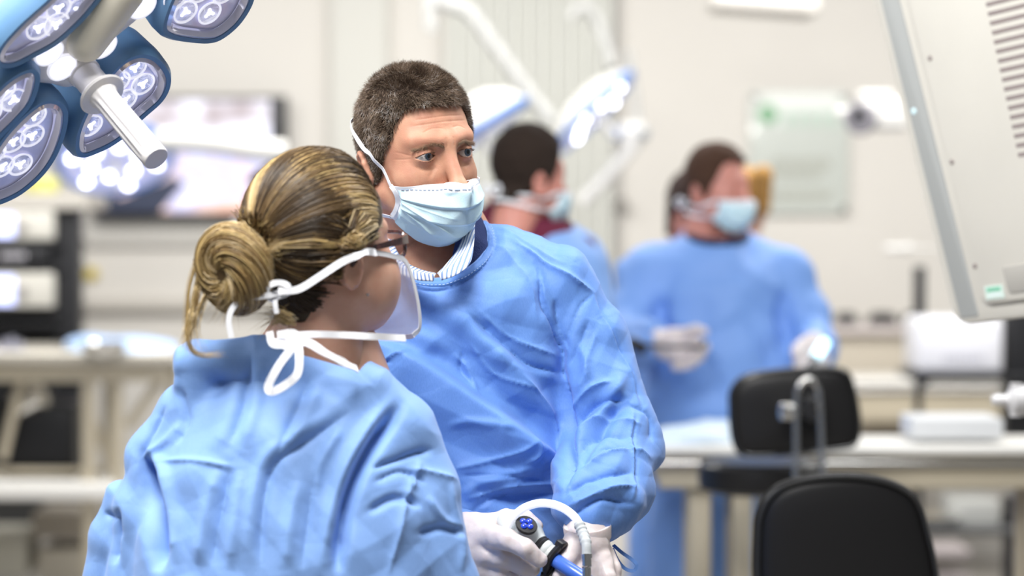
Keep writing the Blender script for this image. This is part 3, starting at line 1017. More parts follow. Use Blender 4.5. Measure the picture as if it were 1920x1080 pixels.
swV, swQ = keep_faces(swV, swQ, (neck_cut(0, 0, .084, .084)(swV)[swQ] > 0).all(1) & (swV[swQ][:, :, 2] > 1.475).all(1))
obj('pullover', mesh_np('pullover', swV, swQ, True, [M_navy]), MP)
inn = [(820, 513, 3.168), (838, 494, 3.185), (858, 468, 3.215), (868, 440, 3.24), (874, 410, 3.27), (872, 392, 3.31), (830, 388, 3.37), (770, 394, 3.37), (738, 420, 3.31), (738, 455, 3.25), (757, 488, 3.20), (787, 505, 3.178), (818, 513, 3.168)]
mid = [(822, 514, 3.158), (848, 498, 3.172), (874, 470, 3.198), (881, 438, 3.228), (884, 406, 3.262), (884, 388, 3.31), (830, 384, 3.385), (765, 390, 3.385), (727, 418, 3.31), (726, 458, 3.24), (748, 493, 3.185), (782, 510, 3.165), (816, 515, 3.158)]
out = [(828, 526, 3.158), (858, 514, 3.162), (882, 492, 3.182), (889, 452, 3.212), (890, 420, 3.250), (891, 400, 3.30), (830, 400, 3.40), (757, 405, 3.40), (713, 430, 3.32), (712, 472, 3.24), (738, 506, 3.182), (775, 524, 3.165), (812, 528, 3.158)]
rows = [cr([P(*q) for q in r], 6) for r in (inn, mid, out)]
prof = [rows[0] * (1 - t) + rows[1] * t for t in (0, .5, 1)] + [rows[1] * (1 - t) + rows[2] * t for t in (.2, .45, .7, 1)]
n_ = len(prof[0]); Vc = np.concatenate(prof); Qc = np.array([(i * n_ + k, i * n_ + k + 1, (i + 1) * n_ + k + 1, (i + 1) * n_ + k) for i in range(len(prof) - 1) for k in range(n_ - 1)])
co = obj('shirt_collar', mesh_np('shirt_collar', Vc, Qc, True, [M_stripe]), MP)
md = co.modifiers.new('thick', 'SOLIDIFY'); md.thickness = .0014; md.offset = 0

# ribbed binding around the neck opening
bnd = []
for i in range(97):
    t = 2 * math.pi * i / 96
    e1 = A(1, 0, 0); e2 = np.cross(nax, e1)
    base = nc + e1 * .0705 * math.cos(t) + e2 * .0705 * math.sin(t) / math.sqrt(nax[2] ** 2 + 1e-9)
    lo_, hi_ = -.16, .16
    hs_ = np.linspace(hi_, lo_, 200); d_ = g_f(base + hs_[:, None] * nax)
    j = np.argmax(d_ < 0); bnd.append(base + hs_[j] * nax)
bnd = np.array(bnd)
for _ in range(2): bnd = (bnd + np.roll(bnd[:-1], 1, 0)[np.r_[0:96, 0]] + np.roll(bnd[:-1], -1, 0)[np.r_[0:96, 0]]) / 3
bn_ = normals(g_f, bnd, 3e-3)
rad_ = bnd - nc; rad_ -= (rad_ @ nax)[:, None] * nax; rad_ /= np.linalg.norm(rad_, axis=1)[:, None]
outw = rad_ - bn_ * (rad_ * bn_).sum(1)[:, None]; outw /= np.linalg.norm(outw, axis=1)[:, None]
V_ = []; 
prof_ = [(-.0015, -.003), (-.0018, .0022), (.0005, .0036), (.0045, .0036), (.0085, .0030), (.0095, .0005), (.0095, -.003)]
for i in range(97):
    for a_, h_ in prof_: V_.append(bnd[i] + outw[i] * a_ + bn_[i] * (h_ + .0003 * math.sin(i * 2.4)))
npf = len(prof_)
Q_ = np.array([(i * npf + k, i * npf + k + 1, (i + 1) * npf + k + 1, (i + 1) * npf + k) for i in range(96) for k in range(npf - 1)])
M_bind = mat('gown_binding', (.105, .25, .62), rough=.6)
bd_o = obj('neck_binding', mesh_np('neck_binding', np.array(V_), Q_, True, [M_bind]), MP)
stm = MB()
for i in range(0, 96, 1):
    q0 = bnd[i] + outw[i] * .0075 + bn_[i] * .0036; q1 = bnd[i + 1] + outw[i + 1] * .0075 + bn_[i + 1] * .0036
    a_, b2_ = ribbon([q0, q0 * .45 + q1 * .55], [bn_[i], bn_[i]], .0007, .0005); stm.add(a_, b2_)
stm.build('stitching', mat('pale_stitch', (.45, .6, .85), rough=.7), bd_o)
P_ = P
P = lambda x, y, d: P_(x, y, d + .10)
# ---------------------------------------------------------------- gloved hands
def glove(f, lo, hi, name, parent, st=.0016, wr=.0010):
    V, Q = surfnet(f, *bounds_grid(lo, hi, st), 3, .004)
    N = normals(f, V)
    V = V + N * ((nz(V, 90, 2.) * .9 + ridged(V, 55, 7., np.diag([1., 1., .5])) * .5) * wr)[:, None]
    return obj(name, mesh_np(name, V, Q, True, [M_glove]), parent)
def fing(pts, rs):
    return chain([P(*q) for q in pts], rs, .004)
hA = U((ell(P(900, 1012, 3.00), (.036, .022, .030), R3(0, 0, 10)), .01),
       (cap(P(838, 1000, 3.03), P(900, 1008, 3.00), .031, .027), .02),
       (cap(P(885, 1040, 2.99), P(905, 1075, 2.99), .026, .022), .02),
       (fing([(915, 985, 3.01), (950, 971, 3.02), (985, 972, 3.03), (1006, 986, 3.03)], [.0150, .0112, .0100, .0085]), .008),
       (fing([(915, 1005, 2.975), (950, 1012, 2.94), (985, 1028, 2.93), (1012, 1050, 2.935)], [.0170, .0130, .0118, .0098]), .008),
       (fing([(905, 1040, 2.975), (940, 1046, 2.965), (980, 1062, 2.965), (1000, 1067, 2.965)], [.0150, .0120, .0108, .0088]), .005),
       (fing([(895, 1065, 2.985), (935, 1076, 2.975), (968, 1092, 2.975)], [.0150, .0115, .0090]), .005),
       (fing([(885, 1085, 3.0), (925, 1104, 2.985), (950, 1116, 2.985)], [.0140, .0105, .0080]), .005))
a, b = P(800, 955, 2.9), P(1030, 1140, 3.08)
glove(hA, (a[0], 2.96, b[2]), (b[0], 3.22, a[2]), 'glove', MP)
hB = U((cap(P(1104, 975, 3.0), P(1100, 1015, 2.98), .0275, .027), .01),
       (ell(P(1098, 1045, 2.975), (.031, .020, .034)), .015),
       (fing([(1078, 1020, 2.965), (1062, 1052, 2.95), (1052, 1082, 2.945), (1052, 1100, 2.95)], [.0150, .0120, .0108, .0090]), .008),
       (fing([(1086, 1060, 2.965), (1078, 1092, 2.94), (1070, 1118, 2.94)], [.0135, .0115, .0095]), .005),
       (fing([(1108, 1062, 2.96), (1108, 1100, 2.94), (1098, 1128, 2.94)], [.0135, .0112, .0092]), .005),
       (fing([(1128, 1050, 2.965), (1138, 1084, 2.95), (1136, 1116, 2.945)], [.0140, .0112, .0092]), .005),
       (fing([(1135, 1040, 2.985), (1150, 1068, 2.975), (1152, 1100, 2.965)], [.0120, .0100, .0082]), .005))
a, b = P(1030, 955, 2.9), P(1180, 1150, 3.06)
glove(hB, (a[0], 2.98, b[2]), (b[0], 3.2, a[2]), 'glove', MP)
# rolled glove cuff and the tie loop of the gown sleeve
cf = MB(); cc = P(1102, 1000, 2.985)
cf.lathe([(.0295, .010), (.0305, .0115), (.0312, .010), (.0300, -.006), (.0285, -.006)], cc, R3(0, 12, -4), 40)
cf.build('glove_cuff', M_glove, MP)
lp = cr([P(1150, 1022, 3.03), P(1166, 1036, 3.02), P(1186, 1050, 3.02), P(1194, 1060, 3.02), P(1188, 1070, 3.02), P(1172, 1066, 3.02), P(1158, 1050, 3.02), P(1148, 1028, 3.03)], 6)
V_, F_ = ribbon(lp, [A(.3, -1, .3)] * len(lp), .0045, .001)
MB().add(V_, F_).build('gown_tie', M_gown, MP)

# ---------------------------------------------------------------- the scope camera in his hands
M_cam = mat('camera_head_grey', (.62, .66, .66), rough=.35)
M_blue_btn = mat('blue_button', (.02, .06, .55), rough=.2, coat=.6)
M_cable = mat('light_cable', (.90, .92, 1.0), rough=.35, emit=.55, emit_col=(.9, .93, 1))
M_ribgrey = mat('strain_relief', (.50, .53, .55), rough=.5)
M_bluetube = mat('blue_tube', (.06, .16, .62), rough=.3, coat=.3)
SCP = thing('surgical_scope', P(1030, 1035, 2.97), 'grey hand-held surgical scope with blue buttons, held in white gloved hands', 'scope')
p0, p1 = P(958, 985, 2.985), P(1022, 1030, 2.96)
f_c = U((chain([p0, (p0 + p1) / 2, p1], [.0125, .0155, .0125], .01), .01), (ell(P(986, 992, 2.972), (.020, .014, .016), R3(0, 0, 35)), .012),
        (cap(P(944, 975, 2.99), p0, .0085, .012), .01))
a, b = P(925, 950, 2.9), P(1050, 1060, 3.02)
V, Q = surfnet(f_c, *bounds_grid((a[0], 3.0, b[2]), (b[0], 3.15, a[2]), .0016), 3)
obj('camera_head', mesh_np('camera_head', V, Q, True, [M_cam]), SCP)
axd = (p1 - p0) / np.linalg.norm(p1 - p0)
def frame(z, up=(0, 0, 1)):
    z = np.array(z, float); z /= np.linalg.norm(z)
    x = np.cross(up, z); x /= np.linalg.norm(x)
    return np.stack([x, np.cross(z, x), z], 1)
nb = A(.10, -.72, .68); nb /= np.linalg.norm(nb)
Rb = np.stack([axd - nb * (axd @ nb), np.cross(nb, axd), nb], 1); Rb /= np.linalg.norm(Rb, axis=0)
bc = P(987, 984, 2.950)
pad = MB()
Vp = []
pad.lathe([(.0140, -.004), (.0150, .0), (.0142, .0015), (.001, .0022)], bc, Rb @ np.diag([1, .85, 1]), 36)
pad.build('button_pad', M_black, SCP)
for dx, dy in ((.0056, .0), (-.0056, .0), (0, .0050), (0, -.0050)):
    MB().lathe([(.0040, .001), (.0041, .0032), (.0030, .0044), (.0002, .0049)], bc + Rb @ A(dx * 1.05, dy, 0), Rb, 18).build('button', M_blue_btn, SCP)
Ra = frame(p1 - p0)
rg = MB(); rg.lathe([(.010, -.004), (.0142, -.004), (.0150, -.002), (.0142, 0), (.0150, .002), (.0142, .004), (.0105, .005)], P(1014, 1026, 2.962), Ra, 30)
rg.build('focus_ring', M_black, SCP)
MB().lathe([(.011, -.008), (.0118, -.004), (.0122, .006), (.0100, .010)], P(1030, 1037, 2.958), Ra, 30).build('coupler', M_cam, SCP)
cl = MB(); cpos = P(1041, 1048, 2.955)
ring = [cpos + Ra @ A(.0165 * math.cos(t), .0185 * math.sin(t), 0) for t in np.linspace(.3, 5.9, 24)]
cl.tube(ring, .0050, 10, flat=1.6)
cl.box(cpos + Ra @ A(-.004, .023, .0), (.014, .009, .012), Ra, .002).box(cpos + Ra @ A(.015, .018, .0), (.010, .010, .010), Ra, .002)
cl.tube([P(1040, 1055, 2.95), P(1034, 1068, 2.948), P(1022, 1082, 2.95)], .0028, 8).tube([P(1030, 1070, 2.95), P(1022, 1078, 2.95), P(1014, 1076, 2.95)], .0032, 8).tube([P(1046, 1064, 2.95), P(1040, 1078, 2.95), P(1034, 1090, 2.95)], .0035, 8)
cl.build('clamp', M_black, SCP)
MB().tube([P(1036, 1046, 2.95), P(1056, 1060, 2.932), P(1082, 1077, 2.918), P(1110, 1096, 2.91)], .0092, 24).build('barrel', M_bluetube, SCP)
cab = cr([P(948, 1004, 2.97), P(950, 990, 2.962), P(962, 970, 2.955), P(982, 953, 2.95), P(1008, 944, 2.95), P(1034, 945, 2.945), P(1058, 954, 2.94), P(1077, 969, 2.935), P(1087, 984, 2.93)], 6)
MB().tube(cab, .0052, 16).build('light_cable', M_cable, SCP)
rl = cr([P(1085, 981, 2.93), P(1093, 1000, 2.92), P(1099, 1020, 2.905), P(1100, 1040, 2.90)], 10)
rr = [.0062 + (.0012 if (i // 2) % 2 else 0) * (i < 22) for i in range(len(rl))]
MB().tube(rl, rr, 18).build('strain_relief', M_ribgrey, SCP)
cn = MB()
for y0_, y1_, r in ((1038, 1046, .0068), (1046, 1060, .0058), (1061, 1063, .0064), (1063, 1092, .0056)):
    cn.tube([P(1100, y0_, 2.90), P(1100.5, y1_, 2.90)], r, 24)
cn.build('connector', M_chrome, SCP)
P = P_
# ================================================================ the woman seen from behind
WP = thing('person', (P(570, 900, 2.9)[0], 2.93, 0), 'woman with a blond messy bun and glasses, seen from behind in a brightly lit blue gown', 'person')
wR = R3(139, -5, 0)
wC = P(601, 466, 2.92)
wf = head_sdf(True, False, .9)
wV, wQ = head_mesh(wf, False, .0032)
wh = to_world(wV, wR, wC)
bW = low_body(P(610, 700, 2.955), P(430, 880, 2.94), P(690, 880, 2.93), P(560, 1300, 2.95), 2.9,
              [[P(430, 880, 2.94), P(285, 1010, 2.93), P(330, 1200, 3.02)], [P(690, 880, 2.93), P(775, 1080, 2.92), P(760, 1200, 3.05)]], .044, .125, .075)
wbV, wbQ = surfnet(bW, ax(-.62, .02, .013), ax(2.72, 3.25, .013), ax(0, 1.52, .013), 2, .01)
obj('body', mesh_np('body', np.concatenate([wh, wbV]), np.concatenate([wQ, wbQ + len(wh)]), True, [M_skin_fair]), WP)
# ---- hair
def W_H(p):
    z = p[:, 2]
    zz = [-.115, -.085, -.060, -.050, -.012, .002, .010, .030, .050, .062]
    yh = [.10, .040, .034, .034, .034, .004, -.030, -.054, -.064, -.10]
    H = (p[:, 1] - np.interp(z, zz, yh)) * .8
    H = np.where(z > .062, np.maximum(H, .01), H)
    return np.minimum(H, (z + .10) * .8)
WH = W_H(wV)
M_hroot = M_blond[0]
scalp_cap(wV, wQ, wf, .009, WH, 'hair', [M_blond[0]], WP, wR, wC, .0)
B = A(0.004, .112, .012)
def slerp_paths(p0, B, lev, K, wob, spread):
    c = A(0, .012, .012)
    a = p0 - c; a /= np.linalg.norm(a, axis=1)[:, None]
    b = (B - c) / np.linalg.norm(B - c)
    om = np.arccos(np.clip(a @ b, -1, .9999))[:, None]
    out = []
    sag = np.clip(-(p0[:, 2] - .02) * 3, -.2, .35)
    for i in range(K):
        t = i / (K - 1)
        d = (np.sin((1 - t) * om) * a + np.sin(t * om) * b) / np.sin(om)
        bow = math.sin(math.pi * t)
        d = d + wob * bow
        d[:, 2] += sag * bow * -.25
        d /= np.linalg.norm(d, axis=1)[:, None]
        q = c + d * .09
        q = project(wf, q, 0, 4, .03)
        nn = normals(wf, q, 2e-3)
        q = q + nn * (lev * (.35 + .65 * min(1, t * 4)) + .006 * math.sin(math.pi * min(1, t * 1.2)) + .018 * t ** 4)[:, None]
        e = np.clip((t - .86) / .14, 0, 1)
        q = q * (1 - e) + (B + spread) * e
        out.append(q)
    return np.stack(out, 1)
hq = np.clip(WH[wQ].mean(1) / .004, 0, 1)
nh = 11000
p0 = sample_faces(wV, wQ, nh, hq)
cl_id = np.floor((nz(p0, 38, 3.) + 1) * 9)
lump = nz(p0, 24, 8.)
wob = np.stack([nz(p0, 11, 1.), nz(p0, 11, 5.), nz(p0, 14, 9.)], 1) * .16 + RNG.normal(size=(nh, 3)) * .012
lev = .0095 + lump * .0045 + RNG.random(nh) * .0028
spread = RNG.normal(size=(nh, 3)) * A(.012, .006, .014)
hp = slerp_paths(p0, B, lev, 16, wob, spread)
hV_, hQ_ = tris_strands(hp, RNG.uniform(.0004, .00075, nh), False)
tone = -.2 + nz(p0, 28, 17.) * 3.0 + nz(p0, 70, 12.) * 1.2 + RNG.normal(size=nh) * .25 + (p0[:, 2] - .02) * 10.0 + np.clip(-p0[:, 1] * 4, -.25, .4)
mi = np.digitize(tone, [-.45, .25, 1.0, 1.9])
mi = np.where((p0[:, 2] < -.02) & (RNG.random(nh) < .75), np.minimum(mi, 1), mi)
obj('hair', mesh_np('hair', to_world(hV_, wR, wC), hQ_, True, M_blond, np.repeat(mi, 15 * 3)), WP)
# bun: twisted loops of hair
bc_ = A(.006, .136, -.010)
u_, v_ = A(1, .15, 0), A(0, .2, 1.)
u_ /= np.linalg.norm(u_); v_ /= np.linalg.norm(v_); w_b = np.cross(u_, v_)
nbn = 5200; Kb = 22
tt = np.linspace(0, 1, Kb)[None, :]
a0 = RNG.choice([.4, 1.7, 2.9, 4.4], nbn)[:, None] + RNG.normal(size=(nbn, 1)) * .25
span = RNG.uniform(2.6, 4.6, (nbn, 1))
al = a0 + span * tt
cb = RNG.integers(0, 9, nbn)
be = (cb * .7)[:, None] + RNG.normal(size=(nbn, 1)) * .28 + tt * 2.4
R1 = (.024 + .002 * np.sin(cb * 1.9))[:, None]
r2 = (.019 + .0045 * np.sin(cb * 2.7) + RNG.normal(size=nbn) * .0015)[:, None]
rad = u_ * np.cos(al)[..., None] + v_ * np.sin(al)[..., None] * 1.15
bp_ = bc_ + rad * R1[..., None] + (rad * np.cos(be)[..., None] + w_b * np.sin(be)[..., None] * 1.2) * r2[..., None]
bV_, bQ_ = tris_strands(bp_, RNG.uniform(.00045, .0008, nbn), False)
tb = RNG.normal(size=nbn) * .5 + np.sin(cb * 2.1) * 1.0 + 1.5
mb = np.digitize(tb, [-.9, -.1, .8, 1.7])
bun = obj('hair_bun', mesh_np('hair_bun', to_world(bV_, wR, wC), bQ_, True, M_blond, np.repeat(mb, (Kb - 1) * 3)), WP)
core = U((ell(bc_, (.034, .026, .036)), .01), (cap(B - A(0, .02, 0), bc_, .020), .01))
V, Q = surfnet(core, *bounds_grid(bc_ - .06, bc_ + .06, .004), 2)
obj('hair_core', mesh_np('hair_core', to_world(V, wR, wC), Q, True, [M_blond[1]]), bun)
el = MB(); Re_ = frame(B - bc_)
el.lathe([(.019, -.004), (.0215, -.004), (.0225, 0), (.0215, .004), (.019, .004)], wR @ (B + A(0, -.001, .006)) + wC, wR @ Re_, 28)
el.build('hair_elastic', mat('yellow_elastic', (.62, .46, .16), rough=.7), bun)
# loose wisps, given in world space
wis = []
def wisp(pts, n, jit, tip=.012):
    c = cr([P(*q) for q in pts], 5)
    for i in range(n):
        o = RNG.normal(size=3) * jit; o2 = RNG.normal(size=3) * jit
        t = np.linspace(0, 1, len(c))[:, None]
        wis.append(np.array([c[int(j)] for j in np.linspace(0, len(c) - 1, 20)]) + o + (o2 + RNG.normal(size=3) * tip) * np.linspace(0, 1, 20)[:, None] ** 2)
bd = 2.82
wisp([(375, 470, bd), (356, 530, bd), (350, 590, bd), (352, 640, bd), (372, 665, bd), (415, 664, bd)], 34, .0012, .003)
wisp([(380, 500, bd), (366, 560, bd), (356, 610, bd), (350, 650, bd)], 60, .002, .006)
wisp([(400, 520, bd), (378, 570, bd), (362, 620, bd), (368, 660, bd)], 26, .002, .006)
wisp([(395, 470, bd), (415, 520, bd), (430, 550, bd), (425, 572, bd)], 160, .004, .010)
wisp([(440, 490, bd), (450, 520, bd), (440, 550, bd)], 90, .005, .010)
wisp([(452, 420, bd - .01), (490, 470, bd - .01), (530, 455, bd - .01)], 60, .0022, .004)
wisp([(545, 600, 2.85), (520, 590, 2.85), (505, 600, 2.86)], 90, .004, .012)
wV_, wQ_ = tris_strands(np.array(wis), .00042)
wt = RNG.choice([2, 3, 3, 4], len(wis))
obj('loose_hair', mesh_np('loose_hair', wV_, wQ_, True, M_blond, np.repeat(wt, 19 * 3)), WP)
# ---- glasses
M_tort = mat('tortoiseshell', (.10, .035, .035), rough=.15, coat=.8, color2=(.02, .01, .012), noise_scale=140)
M_lens = mat('spectacle_lens', (.9, .93, 1.), rough=.02, trans=1., ior=1.1)
L2W = lambda p: wR @ (np.array(p, float)) + wC
gl = thing('spectacles', L2W((0, -.085, 0)), 'dark tortoiseshell glasses worn by the blond woman', 'glasses')
fr = MB()
def rrect(w, h, r, n=5):
    o = []
    for sx, sy, a in ((1, 1, 0), (-1, 1, 90), (-1, -1, 180), (1, -1, 270)):
        for k in range(n + 1):
            t = math.radians(a + 90 * k / n)
            o.append((sx * (w / 2 - r) + r * math.cos(t), sy * (h / 2 - r) + r * math.sin(t)))
    return o
for sx in (-1, 1):
    o = rrect(.048, .030, .010)
    pts = [L2W((sx * .033 + x, -.100 + abs(sx * .033 + x) * .22, -.003 + z)) for x, z in o]
    fr.tube(pts + [pts[0], pts[1]], .0024, 8, caps=False)
fr.tube([L2W((-.010, -.100, .002)), L2W((0, -.102, .004)), L2W((.010, -.100, .002))], .0022, 8)
fr.build('rim', M_tort, gl)
for sx in (-1, 1):
    V_, F_ = ribbon([L2W((sx * .060, -.089, .004)), L2W((sx * .068, -.070, .003)), L2W((sx * .070, -.020, 0)), L2W((sx * .073, .004, -.004)), L2W((sx * .073, .022, -.018))], [wR @ A(sx, 0, 0)] * 5, [.012, .009, .006, .005, .004], .003)
    MB().add(V_, F_).build('temple_arm', M_tort, gl)
    o = rrect(.045, .027, .009)
    lm = MB(); lm.prism(o, lambda x, y, h, sx=sx: L2W((sx * .033 + x, -.100 + abs(sx * .033 + x) * .22 + h, -.003 + y)), [(1, -.0006), (1, .0006)])
    lm.build('lens', M_lens, gl)
MB().lathe([(.0001, -.0022), (.002, -.001), (.002, .001), (.0001, .0022)], L2W((-.0765, .002, -.054)), np.eye(3), 12).build('earring', M_chrome, WP)
# ---- clear-fronted mask
M_film = mat('clear_mask_film', (.93, .92, .98), rough=.25, alpha=.46, coat=.5)
MK = thing('face_mask', L2W((0, -.10, -.06)), 'see-through white-edged mask tied behind the head of the blond woman', 'mask')
near = cr([A(-.070, -.020, -.006), A(-.066, -.056, -.014), A(-.058, -.088, -.026), A(-.055, -.1055, -.069), A(-.052, -.111, -.106), A(-.048, -.102, -.117)], 8)
nn_ = len(near); US = np.linspace(-1, 1, 31)
Vf = []
for i, q in enumerate(near):
    s_ = i / (nn_ - 1)
    for u in US:
        Vf.append((-q[0] * u, q[1] - (.020 + .012 * math.sin(math.pi * s_)) * (1 - u * u) - (.014 * math.exp(-(u / .3) ** 2) * (1 - s_)), q[2] - .006 * (1 - u * u) * s_))
Vf = to_world(np.array(Vf), wR, wC)
Qf = np.array([(i * 31 + k, i * 31 + k + 1, (i + 1) * 31 + k + 1, (i + 1) * 31 + k) for i in range(nn_ - 1) for k in range(30)])
fo = obj('clear_panel', mesh_np('clear_panel', Vf, Qf, True, [M_film]), MK)
md = fo.modifiers.new('thick', 'SOLIDIFY'); md.thickness = .0005
bdm = MB()
for sx in (1, -1):
    e = [L2W(q * A(sx, 1, 1)) for q in near]
    V_, F_ = ribbon(e, [wR @ A(-sx, -.25, .1)] * len(e), .0062, .0012); bdm.add(V_, F_)
for row in (0, nn_ - 1):
    e = [Vf[row * 31 + k] for k in range(31)]
    V_, F_ = ribbon(e, [wR @ A(0, -1, .4)] * 31, .0062, .0012); bdm.add(V_, F_)
bdm.build('border', M_strap, MK)
st = MB()
def band(pts, w, nrm=(0, -1, .15), th=.0010, n=8):
    e = cr([P(*q) for q in pts], n)
    nr = [np.array(nrm, float) + A(.25 * math.sin(i * .35), 0, .2 * math.cos(i * .5)) for i in range(len(e))]
    V_, F_ = ribbon(e, nr, w, th); st.add(V_, F_)
band([(705, 474, 2.862), (690, 472, 2.85), (668, 480, 2.828), (640, 492, 2.818), (600, 518, 2.806), (560, 542, 2.802), (522, 546, 2.803)], .0085)
band([(525, 548, 2.812), (512, 560, 2.810), (500, 552, 2.806), (504, 536, 2.803), (522, 530, 2.803), (540, 536, 2.803), (538, 550, 2.806), (520, 556, 2.81)], .0070)
band([(520, 550, 2.81), (490, 556, 2.80), (460, 560, 2.80), (438, 575, 2.80), (429, 600, 2.80), (434, 634, 2.80)], .0066)
band([(516, 556, 2.81), (516, 570, 2.808), (519, 588, 2.808)], .0055)
band([(760, 634, 2.86), (700, 631, 2.835), (640, 628, 2.825), (580, 627, 2.815), (520, 632, 2.805)], .0080)
band([(505, 622, 2.80), (512, 645, 2.795), (540, 644, 2.792), (556, 632, 2.792), (548, 624, 2.795), (520, 628, 2.80)], .0085)
band([(556, 636, 2.79), (561, 665, 2.772), (558, 700, 2.765), (535, 722, 2.762), (510, 734, 2.762), (503, 724, 2.765), (520, 690, 2.768), (545, 655, 2.775), (556, 636, 2.79)], .0092, th=.0018)
st.build('tie', M_strap, MK)
# ---- gown
Kw = lambda y, cx, hw, cy, b: (P(960, y, cy)[2], P(cx, y, cy)[0], cy, hw * .000648, b)
w_tor = loft([(0.50, P(550, 1080, 2.94)[0], 2.95, .21, .17), Kw(1200, 548, 330, 2.94, .155), Kw(1080, 548, 305, 2.94, .150), Kw(960, 550, 288, 2.94, .140), Kw(880, 545, 268, 2.94, .128),
              Kw(800, 545, 238, 2.94, .112), Kw(745, 545, 205, 2.94, .095), Kw(710, 560, 150, 2.94, .07), Kw(680, 575, 90, 2.93, .05)])
w_items = [(w_tor, .03),
           (cap(P(374, 673, 2.90), P(560, 682, 2.90), .024, .032), .006), (cap(P(370, 690, 2.90), P(372, 800, 2.91), .023, .033), .010),
           (cap(P(530, 690, 2.905), P(650, 722, 2.905), .040, .038), .02),
           (cap(P(600, 720, 2.92), P(738, 800, 2.92), .036, .044), .03), (cap(P(655, 728, 2.90), P(742, 795, 2.92), .030, .038), .02),
           (chain([P(748, 812, 2.92), P(795, 930, 2.92), P(808, 1090, 2.92), P(780, 1200, 3.0)], [.049, .048, .052, .045], .02), .012),
           (chain([P(345, 775, 2.93), P(292, 865, 2.93), P(268, 960, 2.93), P(252, 1100, 2.93)], [.036, .037, .036, .036], .02), .012),
           (chain([P(232, 930, 2.95), P(214, 1010, 2.96), P(200, 1110, 2.97)], [.024, .030, .034], .01), .008)]
w_f = U(*w_items)
GV, GQ = surfnet(w_f, ax(-.56, -.01, .005), ax(2.74, 3.16, .005), ax(.45, 1.52, .022, [(1.12, 1.52, .005)]), 3, .01)
GV, GQ = subdiv(GV, GQ)
GV = project(w_f, GV, 0, 1)
GN = normals(w_f, GV)
wcr = [
 ([(262, 850), (282, 920), (296, 1000), (300, 1075)], 15, -12, 's'),
 ([(263, 845), (276, 893), (289, 961), (298, 1070)], 11, -17, 's'), ([(262, 840), (300, 880), (318, 960), (335, 1060)], 12, 7, 's'),
 ([(752, 760), (706, 824), (668, 893), (647, 961), (630, 1075)], 12, -18, 's'), ([(735, 750), (690, 800), (645, 880), (618, 970), (600, 1070)], 12, 6, 's'),
 ([(472, 670), (455, 760), (430, 833)], 9, -5, 'r'), ([(455, 690), (430, 780), (400, 850)], 18, 4, 's'), ([(490, 680), (480, 750), (455, 840)], 14, 4, 's'),
 ([(655, 773), (566, 833), (515, 871), (498, 918), (489, 1003), (489, 1075)], 8, -6, 'r'), ([(640, 765), (560, 815), (500, 860), (475, 930), (465, 1060)], 14, 5, 's'),
 ([(579, 714), (545, 790), (519, 858)], 7, -5, 'r'), ([(600, 720), (570, 790), (545, 840)], 12, 3.5, 's'),
 ([(430, 870), (413, 961), (395, 1060)], 10, -6, 'r'), ([(410, 880), (385, 970), (370, 1060)], 14, 5, 's'), ([(450, 880), (440, 980), (430, 1070)], 14, 5, 's'),
 ([(590, 880), (583, 935), (566, 1070)], 9, -5, 'r'), ([(560, 900), (545, 980), (535, 1070)], 14, 5, 's'), ([(640, 800), (600, 870), (590, 930)], 10, 4, 's'),
 ([(760, 880), (800, 882), (864, 897)], 6, 4, 'r'), ([(694, 880), (758, 858), (815, 842)], 7, -7, 'r'), ([(700, 905), (750, 885), (800, 905)], 7, -5, 'r'),
 ([(770, 893), (755, 950), (745, 1003), (728, 1078)], 6, 5, 'r'), ([(790, 860), (780, 890), (770, 920)], 6, 4, 'r'), ([(800, 930), (830, 970), (860, 990)], 8, 4, 's'),
 ([(690, 960), (740, 935), (790, 950)], 8, -5, 's'), ([(780, 1000), (830, 990), (870, 1000)], 8, -5, 's'), ([(850, 900), (862, 990), (866, 1075)], 7, 4, 's'),
 ([(289, 863), (360, 862), (438, 876)], 5, 3, 's'), ([(310, 760), (268, 833), (250, 858)], 6, -5, 'r'), ([(216, 950), (214, 1000), (212, 1060)], 8, -8, 's'), ([(258, 850), (300, 830), (340, 790)], 8, 4, 's'),
 ([(335, 725), (345, 780), (320, 830)], 8, -4, 's'), ([(190, 960), (210, 975), (225, 1010)], 6, -5, 'r'), ([(340, 640), (335, 700), (330, 740)], 5, 2, 's'),
]
wd = creases(GV, GN, wcr)
Sw = np.diag([1.3, 1., .5])
wd = wd * 1.25 + nz(GV, 5, 3.) * .005 + crumple(GV, [((1, 0, .25), .11, .008), ((1, 0, -.3), .085, .006), ((.7, 0, 1), .09, .005), ((-.5, 0, 1), .07, .004), ((1, 0, .7), .05, .003), ((0, 1, .4), .08, .004)], 21.)
wnc = P(592, 650, 2.925)
zl0, zl1 = P(512, 650, 2.86), P(680, 700, 2.86)
def wcut(p, a=.066, b=.085):
    q = p - wnc
    d = 1 - np.sqrt(((q[..., 0] - .004) / a) ** 2 + ((q[..., 1] + .0) / b) ** 2)
    zz_ = zl0[2] + (p[..., 0] - zl0[0]) * (zl1[2] - zl0[2]) / (zl1[0] - zl0[0])
    return np.minimum(d * a, p[..., 2] - zz_)
e_ = -wcut(GV)
wd *= np.clip(e_ / .015, 0, 1)
GV2, GQ2 = cut_open(GV + GN * wd[:, None], GQ, wcut, w_f)
obj('gown', mesh_np('gown', GV2, GQ2, True, [M_gown_lit]), WP)
# white neck binding and its hanging tail
nbm = MB()
st = nbm
band([(512, 640, 2.815), (545, 650, 2.80), (575, 642, 2.80), (610, 662, 2.80), (645, 680, 2.82), (670, 692, 2.84)], .0105, nrm=(0, -1, .7), th=.0014)
nbm.build('neck_binding', M_strap, WP)
